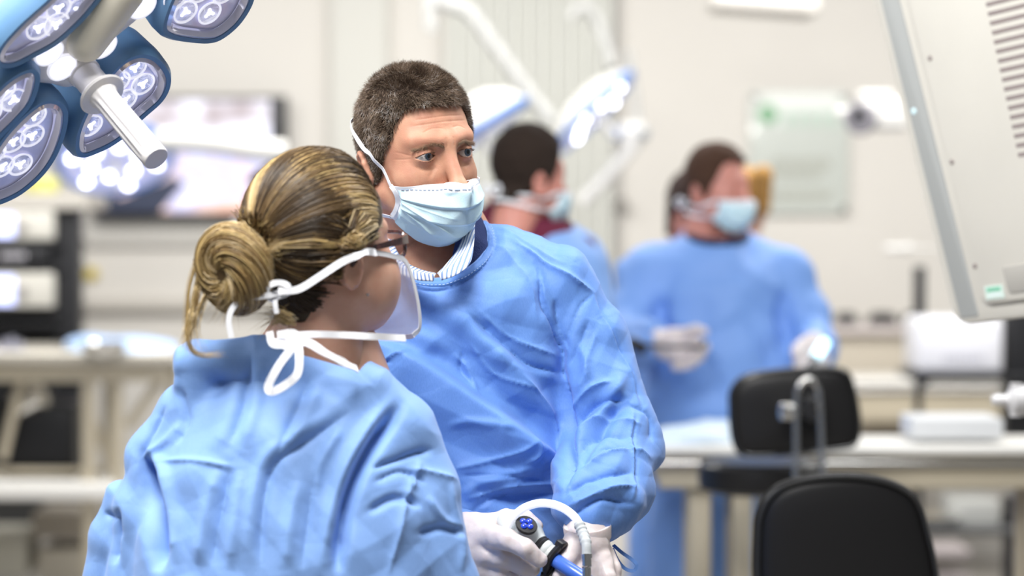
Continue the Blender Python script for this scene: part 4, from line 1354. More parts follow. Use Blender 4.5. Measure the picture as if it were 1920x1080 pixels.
# ================================================================ surgical lamp, upper left
M_lblue = mat('lamp_blue_shell', (.13, .27, .47), rough=.45, coat=.1)
M_lwhite = mat('lamp_white_shell', (.78, .76, .76), rough=.3)
M_lcream = mat('lamp_cream', (.74, .70, .58), rough=.35)
M_lface = mat('lamp_face', (.66, .66, .86), rough=.12, coat=1, emit=.10, emit_col=(.7, .7, 1), color2=(.50, .50, .72), noise_scale=28)
M_lrim = mat('lamp_clear_rim', (.75, .75, .92), rough=.05, coat=1, metal=.4)
M_led = mat('lamp_led', (.95, .95, 1), emit=1.5, emit_col=(.93, .94, 1))
M_refl = mat('lamp_reflector', (.66, .68, .84), rough=.15, metal=.5, color2=(.26, .28, .42), noise_scale=130)
M_ledr = mat('lamp_led_ring', (.85, .85, .97), rough=.3, emit=.55, emit_col=(.92, .92, 1))
Ln_ = A(.59, -.50, -.63); Ln_ /= np.linalg.norm(Ln_)
Lc = P(160, 145, 3.05)
Lu = np.cross(Ln_, A(0, 1, 0)); Lu = Lu - Ln_ * (Lu @ Ln_); Lu /= np.linalg.norm(Lu)
Lv = np.cross(Ln_, Lu)
def onpl(px, py, C, n):
    o = A(0, 0, CAMZ); d = P(px, py, 1.) - o
    return o + d * (((C - o) @ n) / (d @ n))
def l2(px, py):
    q = onpl(px, py, Lc, Ln_) - Lc
    return (q @ Lu, q @ Lv)
LW = lambda x, y, h: Lc + Lu * x + Lv * y + Ln_ * h
LR = np.stack([Lu, Lv, Ln_], 1)
def smooth_outline(pts, n=6):
    q = [A(*l2(*p), 0) for p in pts]
    m = len(q); out = []
    for i in range(m):
        a, b, c, d = q[i - 1], q[i], q[(i + 1) % m], q[(i + 2) % m]
        for j in range(n):
            t = j / n
            out.append(tuple((.5 * (2 * b + (c - a) * t + (2 * a - 5 * b + 4 * c - d) * t * t + (3 * b - a - 3 * c + d) * t ** 3))[:2]))
    return out
LMP = thing('surgical_lamp', LW(0, 0, -.1), 'large surgical lamp of blue-rimmed pods with a white fluted handle, close at the upper left', 'surgical lamp')
LMP['label'] = 'large close surgical lamp with blue-rimmed pods and white fluted handle'
pods = [([(152, 283), (149, 255), (163, 215), (193, 165), (225, 125), (255, 108), (282, 112), (303, 133), (309, 155), (297, 183), (262, 215), (220, 255), (180, 277)], [(255, 130), (270, 160), (224, 156), (237, 190), (172, 238)]),
        ([(312, 50), (318, 20), (335, -15), (370, -50), (420, -65), (462, -45), (466, -5), (445, 35), (415, 62), (390, 70), (350, 67), (325, 61)], [(350, 25), (395, 27), (331, -2), (378, -14), (422, -12)]),
        ([(-32, 362), (-22, 312), (5, 265), (40, 225), (75, 197), (100, 194), (115, 210), (112, 245), (95, 290), (70, 325), (35, 355), (0, 372), (-22, 374)], [(27, 268), (62, 257), (66, 220), (6, 315), (40, 311), (-10, 290)]),
        ([(-60, 290), (-52, 230), (-20, 190), (15, 155), (45, 137), (60, 138), (62, 155), (50, 190), (25, 220), (0, 245), (-30, 275)], [(8, 172), (-18, 215), (28, 190)]),
        ([(0, 112), (5, 88), (40, 48), (90, 3), (130, -35), (178, -50), (186, -20), (165, 12), (140, 40), (100, 75), (60, 97), (25, 114)], [(150, 20), (112, 18), (75, 55), (108, 48)])]
def grow(o, d):
    n = len(o); out = []
    ar = sum(o[i][0] * o[(i + 1) % n][1] - o[(i + 1) % n][0] * o[i][1] for i in range(n))
    sg = 1 if ar > 0 else -1
    for i in range(n):
        a, b = np.array(o[i - 2]), np.array(o[(i + 2) % n]); t = b - a; t /= np.linalg.norm(t) + 1e-9
        out.append((o[i][0] + sg * t[1] * d, o[i][1] - sg * t[0] * d))
    return out
def ring_layers(m, o, layers, cap0=True, cap1=True):
    V = []; Fc = []; n = len(o)
    for d, h in layers:
        V += [LW(x, y, h) for x, y in grow(o, d)]
    for i in range(len(layers) - 1):
        for k in range(n):
            a, b = i * n + k, i * n + (k + 1) % n
            Fc.append((a, b, b + n, a + n))
    if cap0: Fc.append(tuple(range(n))[::-1])
    if cap1: Fc.append(tuple((len(layers) - 1) * n + k for k in range(n)))
    m.add(V, Fc)
for pi, (ol, cups) in enumerate(pods):
    o = smooth_outline(ol)
    m = MB()
    ring_layers(m, o, [(-.045, -.115), (-.020, -.108), (.0, -.085), (.010, -.055), (.013, -.020), (.012, -.004), (.007, .004), (.001, .003), (0, -.006)], True, False)
    pod = m.build('pod', M_lblue, LMP)
    f_ = MB(); ring_layers(f_, o, [(.001, -.012), (.001, .002), (-.004, .005), (-.008, .001), (-.010, -.004)], False, False)
    f_.build('lens_rim', M_lrim, pod)
    f_ = MB(); ring_layers(f_, o, [(.0, -.016), (-.008, -.006)], True, True)
    f_.build('lens', M_lface, pod)
    for cx_, cy_ in cups:
        x, y = l2(cx_, cy_); c = LW(x, y, -.006)
        k = MB(); k.mat(0)
        k.lathe([(.0155, 0), (.0175, .003), (.0180, .004), (.0168, .005), (.0150, .003)], c, LR, 28)
        k.mat(1).lathe([(.0150, .003), (.011, .0015), (.006, .0008)], c, LR, 28)
        k.mat(2)
        for q in range(3):
            t = q * 2.1 + pi
            k.lathe([(.0028, .0012), (.0024, .004), (.0002, .0048)], c + Lu * .0058 * math.cos(t) + Lv * .0058 * math.sin(t), LR, 10)
        k.lathe([(.006, .0008), (.0045, .003), (.0002, .004)], c, LR, 14)
        k.build('led', [M_ledr, M_refl, M_led], pod)
o = smooth_outline([(62, 118), (98, 78), (135, 38), (200, -30), (290, -50), (312, -8), (272, 40), (235, 72), (205, 98), (180, 122), (168, 158), (140, 172), (110, 166), (75, 160), (62, 140)])
m = MB(); ring_layers(m, o, [(-.05, -.12), (-.02, -.10), (.004, -.06), (.006, -.03), (.003, -.014), (-.006, -.009)]); m.build('centre_body', M_lwhite, LMP)
for cx_, cy_ in ((97, 105), (122, 133), (198, 92), (272, 17)):
    x, y = l2(cx_, cy_)
    k = MB(); c = LW(x, y, -.007); k.mat(0).lathe([(.0205, -.004), (.0205, .001), (.0195, .002), (.0180, .001)], c, LR, 30); k.mat(1).lathe([(.0180, .001), (.012, -.0005), (.006, -.0010)], c, LR, 30); k.mat(2)
    for q in range(3):
        t = q * 2.1 + .7; k.lathe([(.0045, -.001), (.0036, .002), (.0002, .0028)], c + Lu * .0075 * math.cos(t) + Lv * .0075 * math.sin(t), LR, 10)
    k.build('spot_led', [M_ledr, M_ledr, M_led], LMP)
fd = U((ell(A(*l2(190, 45), -.004), (.026, .075, .024), np.array(Matrix.Rotation(0, 3, 'Z'))), .01))
x0_, y0_ = l2(152, 95); x1_, y1_ = l2(232, -15)
fd = U((cap((x0_ + .012, y0_, -.006), (x1_, y1_, -.006), .026, .030), .01))
V, Q = surfnet(fd, ax(min(x0_, x1_) - .05, max(x0_, x1_) + .05, .004), ax(min(y0_, y1_) - .05, max(y0_, y1_) + .05, .004), ax(-.05, .04, .004), 2)
obj('cream_cover', mesh_np('cream_cover', np.array([LW(*v) for v in V]), Q, True, [M_lcream]), LMP)
x, y = l2(163, 143)
hb = MB(); hb.lathe([(.0215, -.02), (.0215, -.004), (.0195, -.002), (.0195, .030), (.0200, .034)], LW(x, y, 0), LR, 40)
hd = hb.build('handle_socket', M_lwhite, LMP)
for t in (-1.35, -2.25, -.45):
    k = MB(); c = LW(x, y, .018) + (Lu * math.cos(t) + Lv * math.sin(t)) * .0196
    k.lathe([(.0021, 0), (.0021, .0006)], c, frame(Lu * math.cos(t) + Lv * math.sin(t), (0.1, .3, .9)), 14); k.build('screw_hole', mat('dark_hole', (.12, .03, .04), rough=.6), hd)
hn = MB()
n_f = 72
V = []; Fc = []
prof = [(.0185, .034, 0), (.0295, .035, 0), (.0312, .0375, 0), (.0295, .040, 0), (.0195, .0415, 0), (.0165, .048, .3), (.0152, .058, 1), (.0154, .10, 1), (.0160, .145, 1), (.0166, .158, .3), (.0170, .160, 0), (.0170, .1655, 0), (.0160, .168, 0), (.001, .1685, 0)]
for r, h, fl in prof:
    for k in range(n_f):
        th = 2 * math.pi * k / n_f
        rr = r + fl * .0011 * math.cos(th * 12)
        V.append(LW(x + rr * math.cos(th), y + rr * math.sin(th), h))
for i in range(len(prof) - 1):
    for k in range(n_f):
        a, b = i * n_f + k, i * n_f + (k + 1) % n_f
        Fc.append((a, b, b + n_f, a + n_f))
Fc.append(tuple((len(prof) - 1) * n_f + k for k in range(n_f)))
hn.add(V, Fc).build('handle_grip', M_lwhite, LMP)
ya = MB(); ya.tube([LW(0, 0, -.11), LW(-.02, -.02, -.20), LW(-.10, -.05, -.30), LW(-.10, -.05, -.30) + A(-.1, .1, 1.2)], .03, 16)
ya.build('suspension_arm', M_lwhite, LMP)

# ================================================================ the beige screen housing on the right
M_beige = mat('beige_casing', (.72, .69, .62), rough=.45, noise_amt=.04, noise_scale=6)
M_grey = mat('grey_inlay', (.40, .41, .40), rough=.4)
M_slot = mat('vent_shadow', (.30, .25, .24), rough=.7)
Mo = P(1788, 612, 4.05)
ex = P(2120, 575, 3.75) - Mo; ex /= np.linalg.norm(ex)
ey = P(1630, -20, 4.10) - Mo; ey /= np.linalg.norm(ey)
en = np.cross(ex, ey); en /= np.linalg.norm(en)
if en[1] > 0: en = -en
MW = lambda x, y, h: Mo + ex * x + ey * y + en * h
def m2(px, py):
    q = onpl(px, py, Mo, en) - Mo
    g = np.linalg.lstsq(np.stack([ex, ey], 1), q, rcond=None)[0]
    return g[0], g[1]
MON = thing('display_housing', MW(.2, .0, -.05), 'large beige display housing with side vents and tilted left edge, hanging at the right', 'monitor')
def panel(x0, x1, y0, y1, h0, h1, r, name, m, parent, edge=.006):
    cx_, cy_ = (x0 + x1) / 2, (y0 + y1) / 2
    o = [(cx_ + a, cy_ + b) for a, b in rrect(x1 - x0, y1 - y0, r, 6)]
    k = MB(); V = []; n = len(o)
    lay = [(0, h0), (0, h1 - edge), (-edge * .3, h1 - edge * .3), (-edge, h1)]
    for d, h in lay:
        V += [MW(X, Y, h) for X, Y in grow(o, d)]
    Fc = [(i * n + q, i * n + (q + 1) % n, (i + 1) * n + (q + 1) % n, (i + 1) * n + q) for i in range(3) for q in range(n)]
    Fc += [tuple(range(n))[::-1], tuple(3 * n + q for q in range(n))]
    k.add(V, Fc)
    return k.build(name, m, parent)
casing = panel(.0, .50, .0, .78, -.10, .0, .03, 'casing', M_beige, MON, .012)
panel(.020, .062, .012, .77, -.02, .0016, .006, 'grey_strip', M_grey, MON, .002)
panel(.080, .48, .03, .76, -.02, .010, .02, 'back_cover', M_beige, MON, .008)
vx = [m2(1857 + i * 3.75, 8 + i * 17.6) for i in range(17)]
for i, (x_, y_) in enumerate(vx):
    if y_ < .05: continue
    k = MB(); V = [MW(x_ + a, y_ + b, c) for a in (0, .20) for b in (-.0034, .0034) for c in (.008, .0106)]
    k.add(V, [(0, 1, 3, 2), (4, 6, 7, 5), (0, 4, 5, 1), (2, 3, 7, 6), (0, 2, 6, 4), (1, 5, 7, 3)]).build('vent_slot', M_slot, MON, smooth=False)
RM = np.stack([ex, np.cross(en, ex), en], 1)
for px_, py_, r, mm_, nm in ((1752, 108, .0042, M_slot, 'screw'), (1793, 302, .0042, M_slot, 'screw'), (1836, 497, .0042, M_slot, 'screw'), (1715, 208, .0055, mat('pale_indicator', (.62, .80, .84), rough=.2, emit=.3), 'indicator')):
    x_, y_ = m2(px_, py_)
    MB().lathe([(r, 0), (r, .0012), (r * .6, .002)], MW(x_, y_, .0102 if nm == 'screw' else .0016), RM, 16).build(nm, mm_, MON)
x_, y_ = m2(1873, 546)
k = MB(); k.mat(0).box(MW(x_, y_, .0108), (.040, .022, .001), RM).mat(1).box(MW(x_, y_ + .005, .0115), (.030, .007, .0008), RM).mat(2).box(MW(x_, y_ - .004, .0115), (.026, .004, .0008), RM)
k.build('sticker', [mat('sticker_white', (.72, .85, .78), rough=.5), mat('sticker_green', (.25, .6, .42), rough=.5), mat('sticker_pale', (.8, .9, .88), rough=.5)], MON, smooth=False)
x_, y_ = m2(1925, 505)
panel(x_ - .04, x_ + .15, y_ - .035, y_ + .01, -.0, .0125, .006, 'recess', mat('beige_recess', (.45, .43, .39), rough=.5), MON, .002)
MB().tube([MW(.3, .75, -.06), MW(.3, .95, -.08), MW(.3, 1.5, -.08)], .03, 16).build('hanger', M_lwhite, MON)
# ================================================================ room
M_wall = mat('wall_paint', (.66, .63, .58), rough=.8, noise_amt=.02, noise_scale=2)
M_wall2 = mat('wall_panel_paint', (.60, .59, .54), rough=.7)
M_trunk = mat('wall_trunking', (.50, .47, .42), rough=.6)
M_floor = mat('vinyl_floor', (.36, .34, .31), rough=.35, noise_amt=.12, noise_scale=30)
WY = 11.2
def S(px, py, d): return P(px, py, d)
def slab(name, x0, x1, y0, y1, d, th, m, parent=None, bev=.004, **kw):
    """a box whose front face covers pixels x0..x1, y0..y1 at distance d, th metres deep"""
    a, b = P(x0, y1, d), P(x1, y0, d)
    k = MB(); k.box(((a[0] + b[0]) / 2, d + th / 2, (a[2] + b[2]) / 2), (b[0] - a[0], th, b[2] - a[2]), bev=bev)
    return k.build(name, m, parent, **kw)
fl = MB(); fl.box((0, 5, -.05), (14, 16, .1)); fl.build('floor', M_floor, smooth=False, kind='structure')
wl = MB(); wl.box((0, WY + .1, 1.75), (14, .2, 3.5)); wl.build('wall_back', M_wall, smooth=False, kind='structure')
slab('trim_1', 622, 726, -160, 780, WY - .06, .06, M_wall2, kind='structure')
slab('trim_2', 1152, 1166, -160, 780, WY - .03, .03, mat('door_edge', (.45, .43, .40), rough=.6), kind='structure')
slab('trim_3', -60, 560, 560, 584, WY - .05, .05, M_trunk, kind='structure')
slab('trim_4', -60, 560, 408, 462, WY - .03, .03, mat('grey_trunking', (.54, .52, .48), rough=.6), kind='structure')
rp = MB()
a, b = P(836, 780, WY - .05), P(1150, -170, WY - .05)
n = 12
for i in range(n):
    xa = a[0] + (b[0] - a[0]) * i / n; w = (b[0] - a[0]) / n
    rp.box((xa + w / 2, WY - .045, (a[2] + b[2]) / 2), (w * .93, .045 if i % 2 else .075, b[2] - a[2]), bev=.01)
tag(rp.build('folding_partition', mat('partition_slats', (.60, .60, .55), rough=.6)), 'pale ribbed folding partition on the back wall', 'partition')
hn_ = MB(); hn_.lathe([(.03, 0), (.03, .03), (.02, .05)], P(1166, 385, WY - .03), frame((0, -1, 0)), 16)
tag(hn_.build('door_knob', mat('dull_steel', (.35, .33, .3), rough=.4, metal=.6)), 'small grey knob on the back wall beside the ribbed partition', 'knob')
yb = MB(); yb.lathe([(.03, 0), (.03, .02), (.024, .035), (.001, .036)], P(172, 514, WY), frame((0, -1, 0)), 20)
tag(yb.build('wall_button', mat('yellow_plastic', (.55, .42, .02), rough=.4)), 'round yellow button on the wall beneath the screen', 'button')
# wall screen
TV = thing('wall_screen', P(355, 400, WY - .12), 'large bright wall-mounted screen showing a pinkish white image', 'screen')
slab('frame', 172, 536, 180, 406, WY - .12, .08, M_black, TV)
M_scr = bpy.data.materials.new('screen_picture'); M_scr.use_nodes = True
nt = M_scr.node_tree; b_ = nt.nodes['Principled BSDF']; b_.inputs['Base Color'].default_value = (.02, .02, .02, 1)
N = nt.nodes.new; L = nt.links.new
tc = N('ShaderNodeTexCoord'); mp = N('ShaderNodeMapping'); L(tc.outputs['Generated'], mp.inputs[0])
ns = N('ShaderNodeTexNoise'); ns.inputs['Scale'].default_value = 3.2; ns.inputs['Detail'].default_value = 3; L(mp.outputs[0], ns.inputs['Vector'])
sx = N('ShaderNodeSeparateXYZ'); L(tc.outputs['Generated'], sx.inputs[0])
ad = N('ShaderNodeMath'); ad.operation = 'MULTIPLY_ADD'; ad.inputs[1].default_value = .75; L(sx.outputs['Z'], ad.inputs[0])
sb = N('ShaderNodeMath'); sb.operation = 'MULTIPLY_ADD'; sb.inputs[1].default_value = 1.1; sb.inputs[2].default_value = -.40; L(ns.outputs['Fac'], sb.inputs[0]); L(sb.outputs[0], ad.inputs[2])
r = N('ShaderNodeValToRGB'); el_ = r.color_ramp.elements
el_[0].position = .05; el_[0].color = (.85, .45, .32, 1); el_[1].position = .95; el_[1].color = (.45, .38, .40, 1)
for p_, c_ in ((.2, (1.0, .72, .62, 1)), (.38, (.62, .62, .92, 1)), (.55, (1.1, 1.1, 1.3, 1)), (.75, (1.0, .98, 1.1, 1))):
    e = el_.new(p_); e.color = c_
L(ad.outputs[0], r.inputs[0]); L(r.outputs[0], b_.inputs['Emission Color']); b_.inputs['Emission Strength'].default_value = 1.3
slab('display', 182, 506, 188, 398, WY - .125, .012, M_scr, TV, bev=0)
a, b, c = P(183, 398, WY - .130), P(300, 398, WY - .130), P(183, 300, WY - .130); d_ = P(330, 330, WY - .130); e_ = P(345, 345, WY - .130)
k = MB(); k.add([a, b, e_, d_, P(225, 372, WY - .130), c] + [q + A(0, .003, 0) for q in (a, b, e_, d_, P(225, 372, WY - .130), c)], [(0, 1, 2, 3, 4, 5), (11, 10, 9, 8, 7, 6)] + [(i, i + 6, (i + 1) % 6 + 6, (i + 1) % 6) for i in range(6)]); k.build('dark_picture_area', mat('screen_dark_blue', (.05, .06, .10), rough=.3), TV, smooth=False)
# glass sign with a green emblem and lines of text
SG = thing('glass_sign', P(1500, 400, WY), 'square pale green glass sign with a green emblem on the back wall', 'sign')
slab('glass_plate', 1405, 1592, 172, 402, WY - .03, .012, mat('sign_glass', (.62, .65, .60), rough=.25, coat=.5, alpha=.85), SG)
M_sg = mat('sign_green', (.22, .48, .26), rough=.5); M_st = mat('sign_text_grey', (.40, .40, .34), rough=.6); M_sg2 = mat('sign_text_green', (.48, .58, .50), rough=.6)
em = MB(); c_ = P(1440, 214, WY - .034)
em.tube([c_ + A(.035 * math.cos(t), 0, .035 * math.sin(t)) for t in np.linspace(.6, 6.6, 24)], .010, 8)
em.box(c_, (.03, .01, .03)).build('emblem', M_sg, SG)
for i, ch in enumerate(range(5)):
    slab('letter', 1470 + i * 22, 1484 + i * 22, 208, 238, WY - .034, .006, M_sg2, SG, bev=0)
for y_, x0_, x1_ in ((300, 1450, 1545), (311, 1445, 1550), (322, 1448, 1542), (333, 1460, 1535), (362, 1446, 1556), (371, 1450, 1548)):
    tb = MB(); x = x0_
    rr_ = random.Random(int(y_))
    while x < x1_:
        w = rr_.randint(6, 15); a, b = P(x, y_ + 3, WY - .034), P(x + w, y_ - 3, WY - .034)
        tb.box(((a[0] + b[0]) / 2, WY - .032, (a[2] + b[2]) / 2), (b[0] - a[0], .005, b[2] - a[2])); x += w + 4
    tb.build('text_line', M_st, SG, smooth=False)
for q in ((1415, 182), (1582, 182), (1415, 392), (1582, 392)):
    MB().lathe([(.014, 0), (.014, .02), (.010, .024)], P(*q, WY - .03), frame((0, -1, 0)), 14).build('standoff', M_chrome, SG)

# ---------------------------------------------------------------- lamps and arms in the background
M_bled = mat('distant_led', (1, 1, 1), emit=9, emit_col=(.88, .9, 1))
M_bface = mat('distant_lamp_face', (.60, .62, .90), rough=.2, emit=.25, emit_col=(.6, .62, 1))
M_bblue = mat('distant_blue_rim', (.08, .20, .52), rough=.4)
M_bwhite = mat('distant_white_shell', (.62, .61, .58), rough=.5)
M_barm = mat('distant_arm', (.40, .40, .385), rough=.6)
def bg_lamp(c, n, r, label, arms, leds=10, thick=.45, lr=.012):
    n = np.array(n, float); n /= np.linalg.norm(n); Rn = frame(n, (0.05, 1, .1))
    T = thing('operating_lamp', c, label, 'surgical lamp', 'operating lamps in the background')
    k = MB(); k.lathe([(.04, -r * thick), (r * .5, -r * thick * .92), (r * .85, -r * thick * .55), (r * 1.0, -r * .10), (r * 1.0, -r * .06)], c, Rn, 36); k.build('shell', M_bwhite, T)
    k = MB(); k.lathe([(r * .98, -r * .10), (r * 1.03, -r * .06), (r * 1.03, .0), (r * .95, .012), (r * .9, .004)], c, Rn, 36); k.build('blue_rim', M_bblue, T)
    k = MB(); k.lathe([(r * .93, -.01), (r * .93, .004), (.0005, .010)], c, Rn, 36); fc_ = k.build('lamp_face', M_bface, T)
    for i in range(leds):
        t = 2 * math.pi * i / leds; rr_ = r * (.72 if i % 2 else .42)
        k = MB(); k.lathe([(lr, 0), (lr * .8, .006), (.0005, .008)], c + Rn @ A(rr_ * math.cos(t), rr_ * math.sin(t), .008), Rn, 10)
        k.build('led', M_bled, fc_)
    k = MB(); k.lathe([(.018, .005), (.02, .03), (.014, .035), (.014, .12), (.002, .122)], c, Rn, 16); k.build('handle', M_bwhite, T)
    for pts, rad in arms:
        MB().tube(cr([np.array(p) for p in pts], 5), rad, 14).build('arm', M_barm if 'glowing' not in label else M_bwhite, T)
    return T
bg_lamp(P(900, 250, 8.8), (.56, -.05, -.83), .21, 'white domed operating lamp directly right of the near man',
        [([P(808, 60, 9.2), P(808, -5, 9.2), P(835, 8, 9.2), P(878, 22, 9.2), P(930, 90, 9.2), P(985, 165, 9.2), P(1035, 228, 9.2)], .027)], leds=0, thick=.62)
bg_lamp(P(1114, 214, 9.3), (.70, -.13, -.70), .215, 'lit operating lamp tilted on edge, in front of the ribbed partition edge',
        [([P(1072, 35, 9.8), P(1085, 15, 9.8), P(1110, 22, 9.8), P(1135, 75, 9.8), P(1148, 130, 9.7)], .024), ([P(1178, 95, 9.7), P(1188, 160, 9.7), P(1196, 228, 9.7)], .016)], leds=9, thick=.42, lr=.013)
bg_lamp(P(215, 300, 9.0), (.15, -.55, -.80), .22, 'distant operating lamp glowing in front of the wall screen',
        [([P(300, 262, 8.9), P(400, 268, 8.85), P(480, 280, 8.8), P(536, 284, 8.8)], .040), ([P(212, 290, 9.1), P(185, 120, 9.15), P(185, -160, 9.15)], .03)], leds=12, lr=.016)
bc2 = thing('lamp_joint', P(1190, 250, 9.6), 'white joint block with a grey button below the tilted lamp', 'joint')
slab('block', 1160, 1212, 228, 272, 9.6, .1, M_bwhite, bc2, bev=.02)
MB().lathe([(.022, 0), (.022, .02), (.015, .024)], P(1208, 250, 9.6), frame((0, -1, 0)), 16).build('button', mat('mid_grey', (.25, .27, .28), rough=.5), bc2)
MB().lathe([(.022, 0), (.022, .02), (.015, .024)], P(1152, 250, 9.6), frame((0, -1, 0)), 16).build('blue_cap', M_bblue, bc2)
MB().tube([P(1190, 270, 9.6), P(1140, 330, 9.6), P(1090, 380, 9.6)], .028, 12).build('lower_arm', M_bwhite, bc2)
cmr = thing('ceiling_camera', P(1620, 220, 8.5), 'white camera with a grey round lens, hanging left of the beige housing', 'camera')
k = MB(); k.box(P(1655, 215, 8.56), (.16, .12, .11), bev=.02); k.box(P(1640, 180, 8.56), (.12, .1, .03), bev=.01); k.box(P(1580, 212, 8.56), (.045, .06, .04), bev=.012); k.tube([P(1670, 200, 8.56), P(1780, 190, 8.56), P(1800, -160, 8.56)], .02, 12); k.build('camera_body', M_bwhite, cmr)
k = MB(); k.lathe([(.05, -.10), (.058, -.02), (.055, .0), (.05, .006)], P(1612, 222, 8.45), frame((-.3, -1, -.05)), 24); k.build('lens_barrel', mat('lens_grey', (.22, .21, .23), rough=.5), cmr)
k = MB(); k.lathe([(.024, 0), (.022, .006), (.001, .008)], P(1610, 216, 8.44), frame((-.3, -1, -.05)), 20); k.build('lens_front', M_black, cmr)
k = MB(); k.box(P(1430, 8, 9.5), (.42, .3, .08), R3(0, 0, 4), bev=.03); k.tube([P(1430, -10, 9.6), P(1430, -200, 9.6)], .03, 12)
tag(k.build('ceiling_mount', M_wall), 'white ceiling mount cut off by the top edge above the glass sign', 'mount')
k = MB(); k.lathe([(.012, 0), (.014, .05), (.009, .07)], P(1695, 466, 9.0), frame((-1, 0, 0)), 14); k.lathe([(.018, -.02), (.018, 0), (.012, .004)], P(1697, 466, 9.0), frame((-1, 0, 0)), 14)
k.tube([P(1698, 466, 9.0), P(1800, 466, 9.0), P(1830, -160, 9.0)], .007, 10)
tag(k.build('hanging_peg', M_bwhite), 'small white peg beside the left edge of the beige housing', 'peg')
# ================================================================ people in the background
def scalp_simple(V, Q, f, thick, lump, name, m, parent, R, C, Hf=hair_short_H):
    H = Hf(V); N = normals(f, V)
    h = np.clip((H - .001) / .012, -1, 1)
    W = V + N * (thick * h * (1 + .35 * np.clip((V[:, 2] - .02) / .08, 0, 1)))[:, None] + N * (nz(V, 45, 3.) * lump * (H > 0))[:, None]
    ear = (np.abs(V[:, 0]) > .068) & (V[:, 2] < .004) & (V[:, 2] > -.066) & (V[:, 1] < .042) & (V[:, 1] > -.02)
    keep = (H[Q] > -.004).all(1) & ~ear[Q].any(1)
    W2, Q2 = keep_faces(W, Q, keep)
    return obj(name, mesh_np(name, to_world(W2, R, C), Q2, True, [m]), parent)
bg_head_f = head_sdf(False, False); bgV, bgQ = head_mesh(bg_head_f, False, .0042)
def bg_person(label, C, R, skin, hairm, thick, body, gown, gmat, mask=True, group=None, hands=(), female=False, gbox=None):
    T = thing('person', (C[0], C[1], 0), label, 'person', group)
    hv = to_world(bgV, R, C)
    V, Q = surfnet(body, *bounds_grid(gbox[0], gbox[1], .022), 2, .02)
    zq = V[Q][:, :, 2].mean(1); hipw = np.abs(V[Q][:, :, 1].mean(1) - V[:, 1].mean()) < 9
    mi_ = np.r_[np.zeros(len(bgQ), int), np.where(zq < .10, 2, np.where(zq < .72, 1, 0))]
    obj('body', mesh_np('body', np.concatenate([hv, V]), np.concatenate([bgQ, Q + len(hv)]), True, [skin, M_scrub, M_shoe], mi_), T)
    scalp_simple(bgV, bgQ, bg_head_f, thick, .003, 'hair', hairm, T, R, C)
    if mask:
        mm_, mg_ = mask_mesh(bg_head_f, R, C, T, nu=40, nv=28)
        e = MB()
        for sx in (-1, 1):
            V_, F_ = strap_on(bg_head_f, [mg_[0 if sx < 0 else -1, 1], A(sx * .070, -.022, -.05), A(sx * .072, .03, -.062), A(sx * .05, .07, -.05), A(0, .09, -.045)], R, C, .008, .006, 5); e.add(V_, F_)
            V_, F_ = strap_on(bg_head_f, [mg_[0 if sx < 0 else -1, -1], A(sx * .060, -.01, -.085), A(sx * .055, .03, -.08), A(0, .075, -.07)], R, C, .008, .006, 5); e.add(V_, F_)
        c = R @ A(0, .100, -.045) + C
        e.tube([c + A(.02 * math.cos(t), 0, .012 * math.sin(2 * t)) for t in np.linspace(0, 6.28, 20)], .004, 6)
        e.build('mask_strap', M_strap, T)
    V, Q = surfnet(gown, ax(gbox[0][0], gbox[1][0], .011), ax(gbox[0][1], gbox[1][1], .011), ax(.45, gbox[1][2], .03, [(.85, gbox[1][2], .011)]), 3, .01)
    Nn = normals(gown, V)
    return T, V, Q, Nn
def finish_gown(T, V, Q, Nn, gmat, cl, cut=None, f=None, amp=1.):
    d = creases(V, Nn, cl) + (ridged(V, 5.5, 2., np.diag([1.2, 1, .6])) * .004 + nz(V, 3, 5.) * .010) * amp + crumple(V, [((.5, 0, 1), .16, .016), ((-.6, 0, 1), .14, .012), ((1, 0, .2), .18, .012)], 9.) * amp
    V = V + Nn * d[:, None]
    if cut is not None:
        V, Q = cut_open(V, Q, cut, f)
    return obj('gown', mesh_np('gown', V, Q, True, [gmat]), T)
def ring_cut(c, a, b, zmin):
    c = np.array(c)
    def g(p):
        q = p - c
        return np.minimum((1 - np.sqrt((q[..., 0] / a) ** 2 + (q[..., 1] / b) ** 2)) * a, p[..., 2] - zmin)
    return g
sB = .00142
# --- the man behind the tables
CB = P(1343, 350, 6.45); RB = R3(52, 2, 3)
Kb = lambda y, cx, hw, b, d=6.48: (P(960, y, d)[2], P(cx, y, d)[0], d, hw * sB, b)
bt = loft([(.45, P(1292, 800, 6.48)[0], 6.50, .12, .13), Kb(930, 1310, 95, .14, 6.5), Kb(800, 1352, 150, .19), Kb(700, 1350, 140, .19), Kb(600, 1350, 130, .18), Kb(530, 1350, 122, .16), Kb(490, 1345, 100, .13), Kb(460, 1343, 68, .10), Kb(436, 1343, 45, .07)])
bg_ = U((bt, .04), (cap(P(1300, 475, 6.48), P(1222, 520, 6.48), .060, .078), .05), (cap(P(1390, 475, 6.48), P(1468, 520, 6.48), .060, .078), .05),
        (chain([P(1215, 530, 6.48), P(1190, 600, 6.44), P(1178, 640, 6.38), P(1225, 642, 6.24)], [.085, .078, .068, .055], .03), .03),
        (chain([P(1470, 530, 6.48), P(1500, 600, 6.45), P(1520, 645, 6.38), P(1530, 650, 6.28)], [.085, .070, .060, .050], .03), .03))
bb = low_body(P(1343, 480, 6.48), P(1250, 560, 6.5), P(1440, 560, 6.5), P(1350, 830, 6.5), 6.5, [[P(1250, 560, 6.5), P(1180, 635, 6.42), P(1240, 643, 6.24)], [P(1440, 560, 6.5), P(1515, 640, 6.42), P(1528, 655, 6.26)]], .058, .15, .10)
lo, hi = (P(1110, 600, 6.5)[0], 6.1, 0), (P(1590, 600, 6.5)[0], 6.78, 1.62)
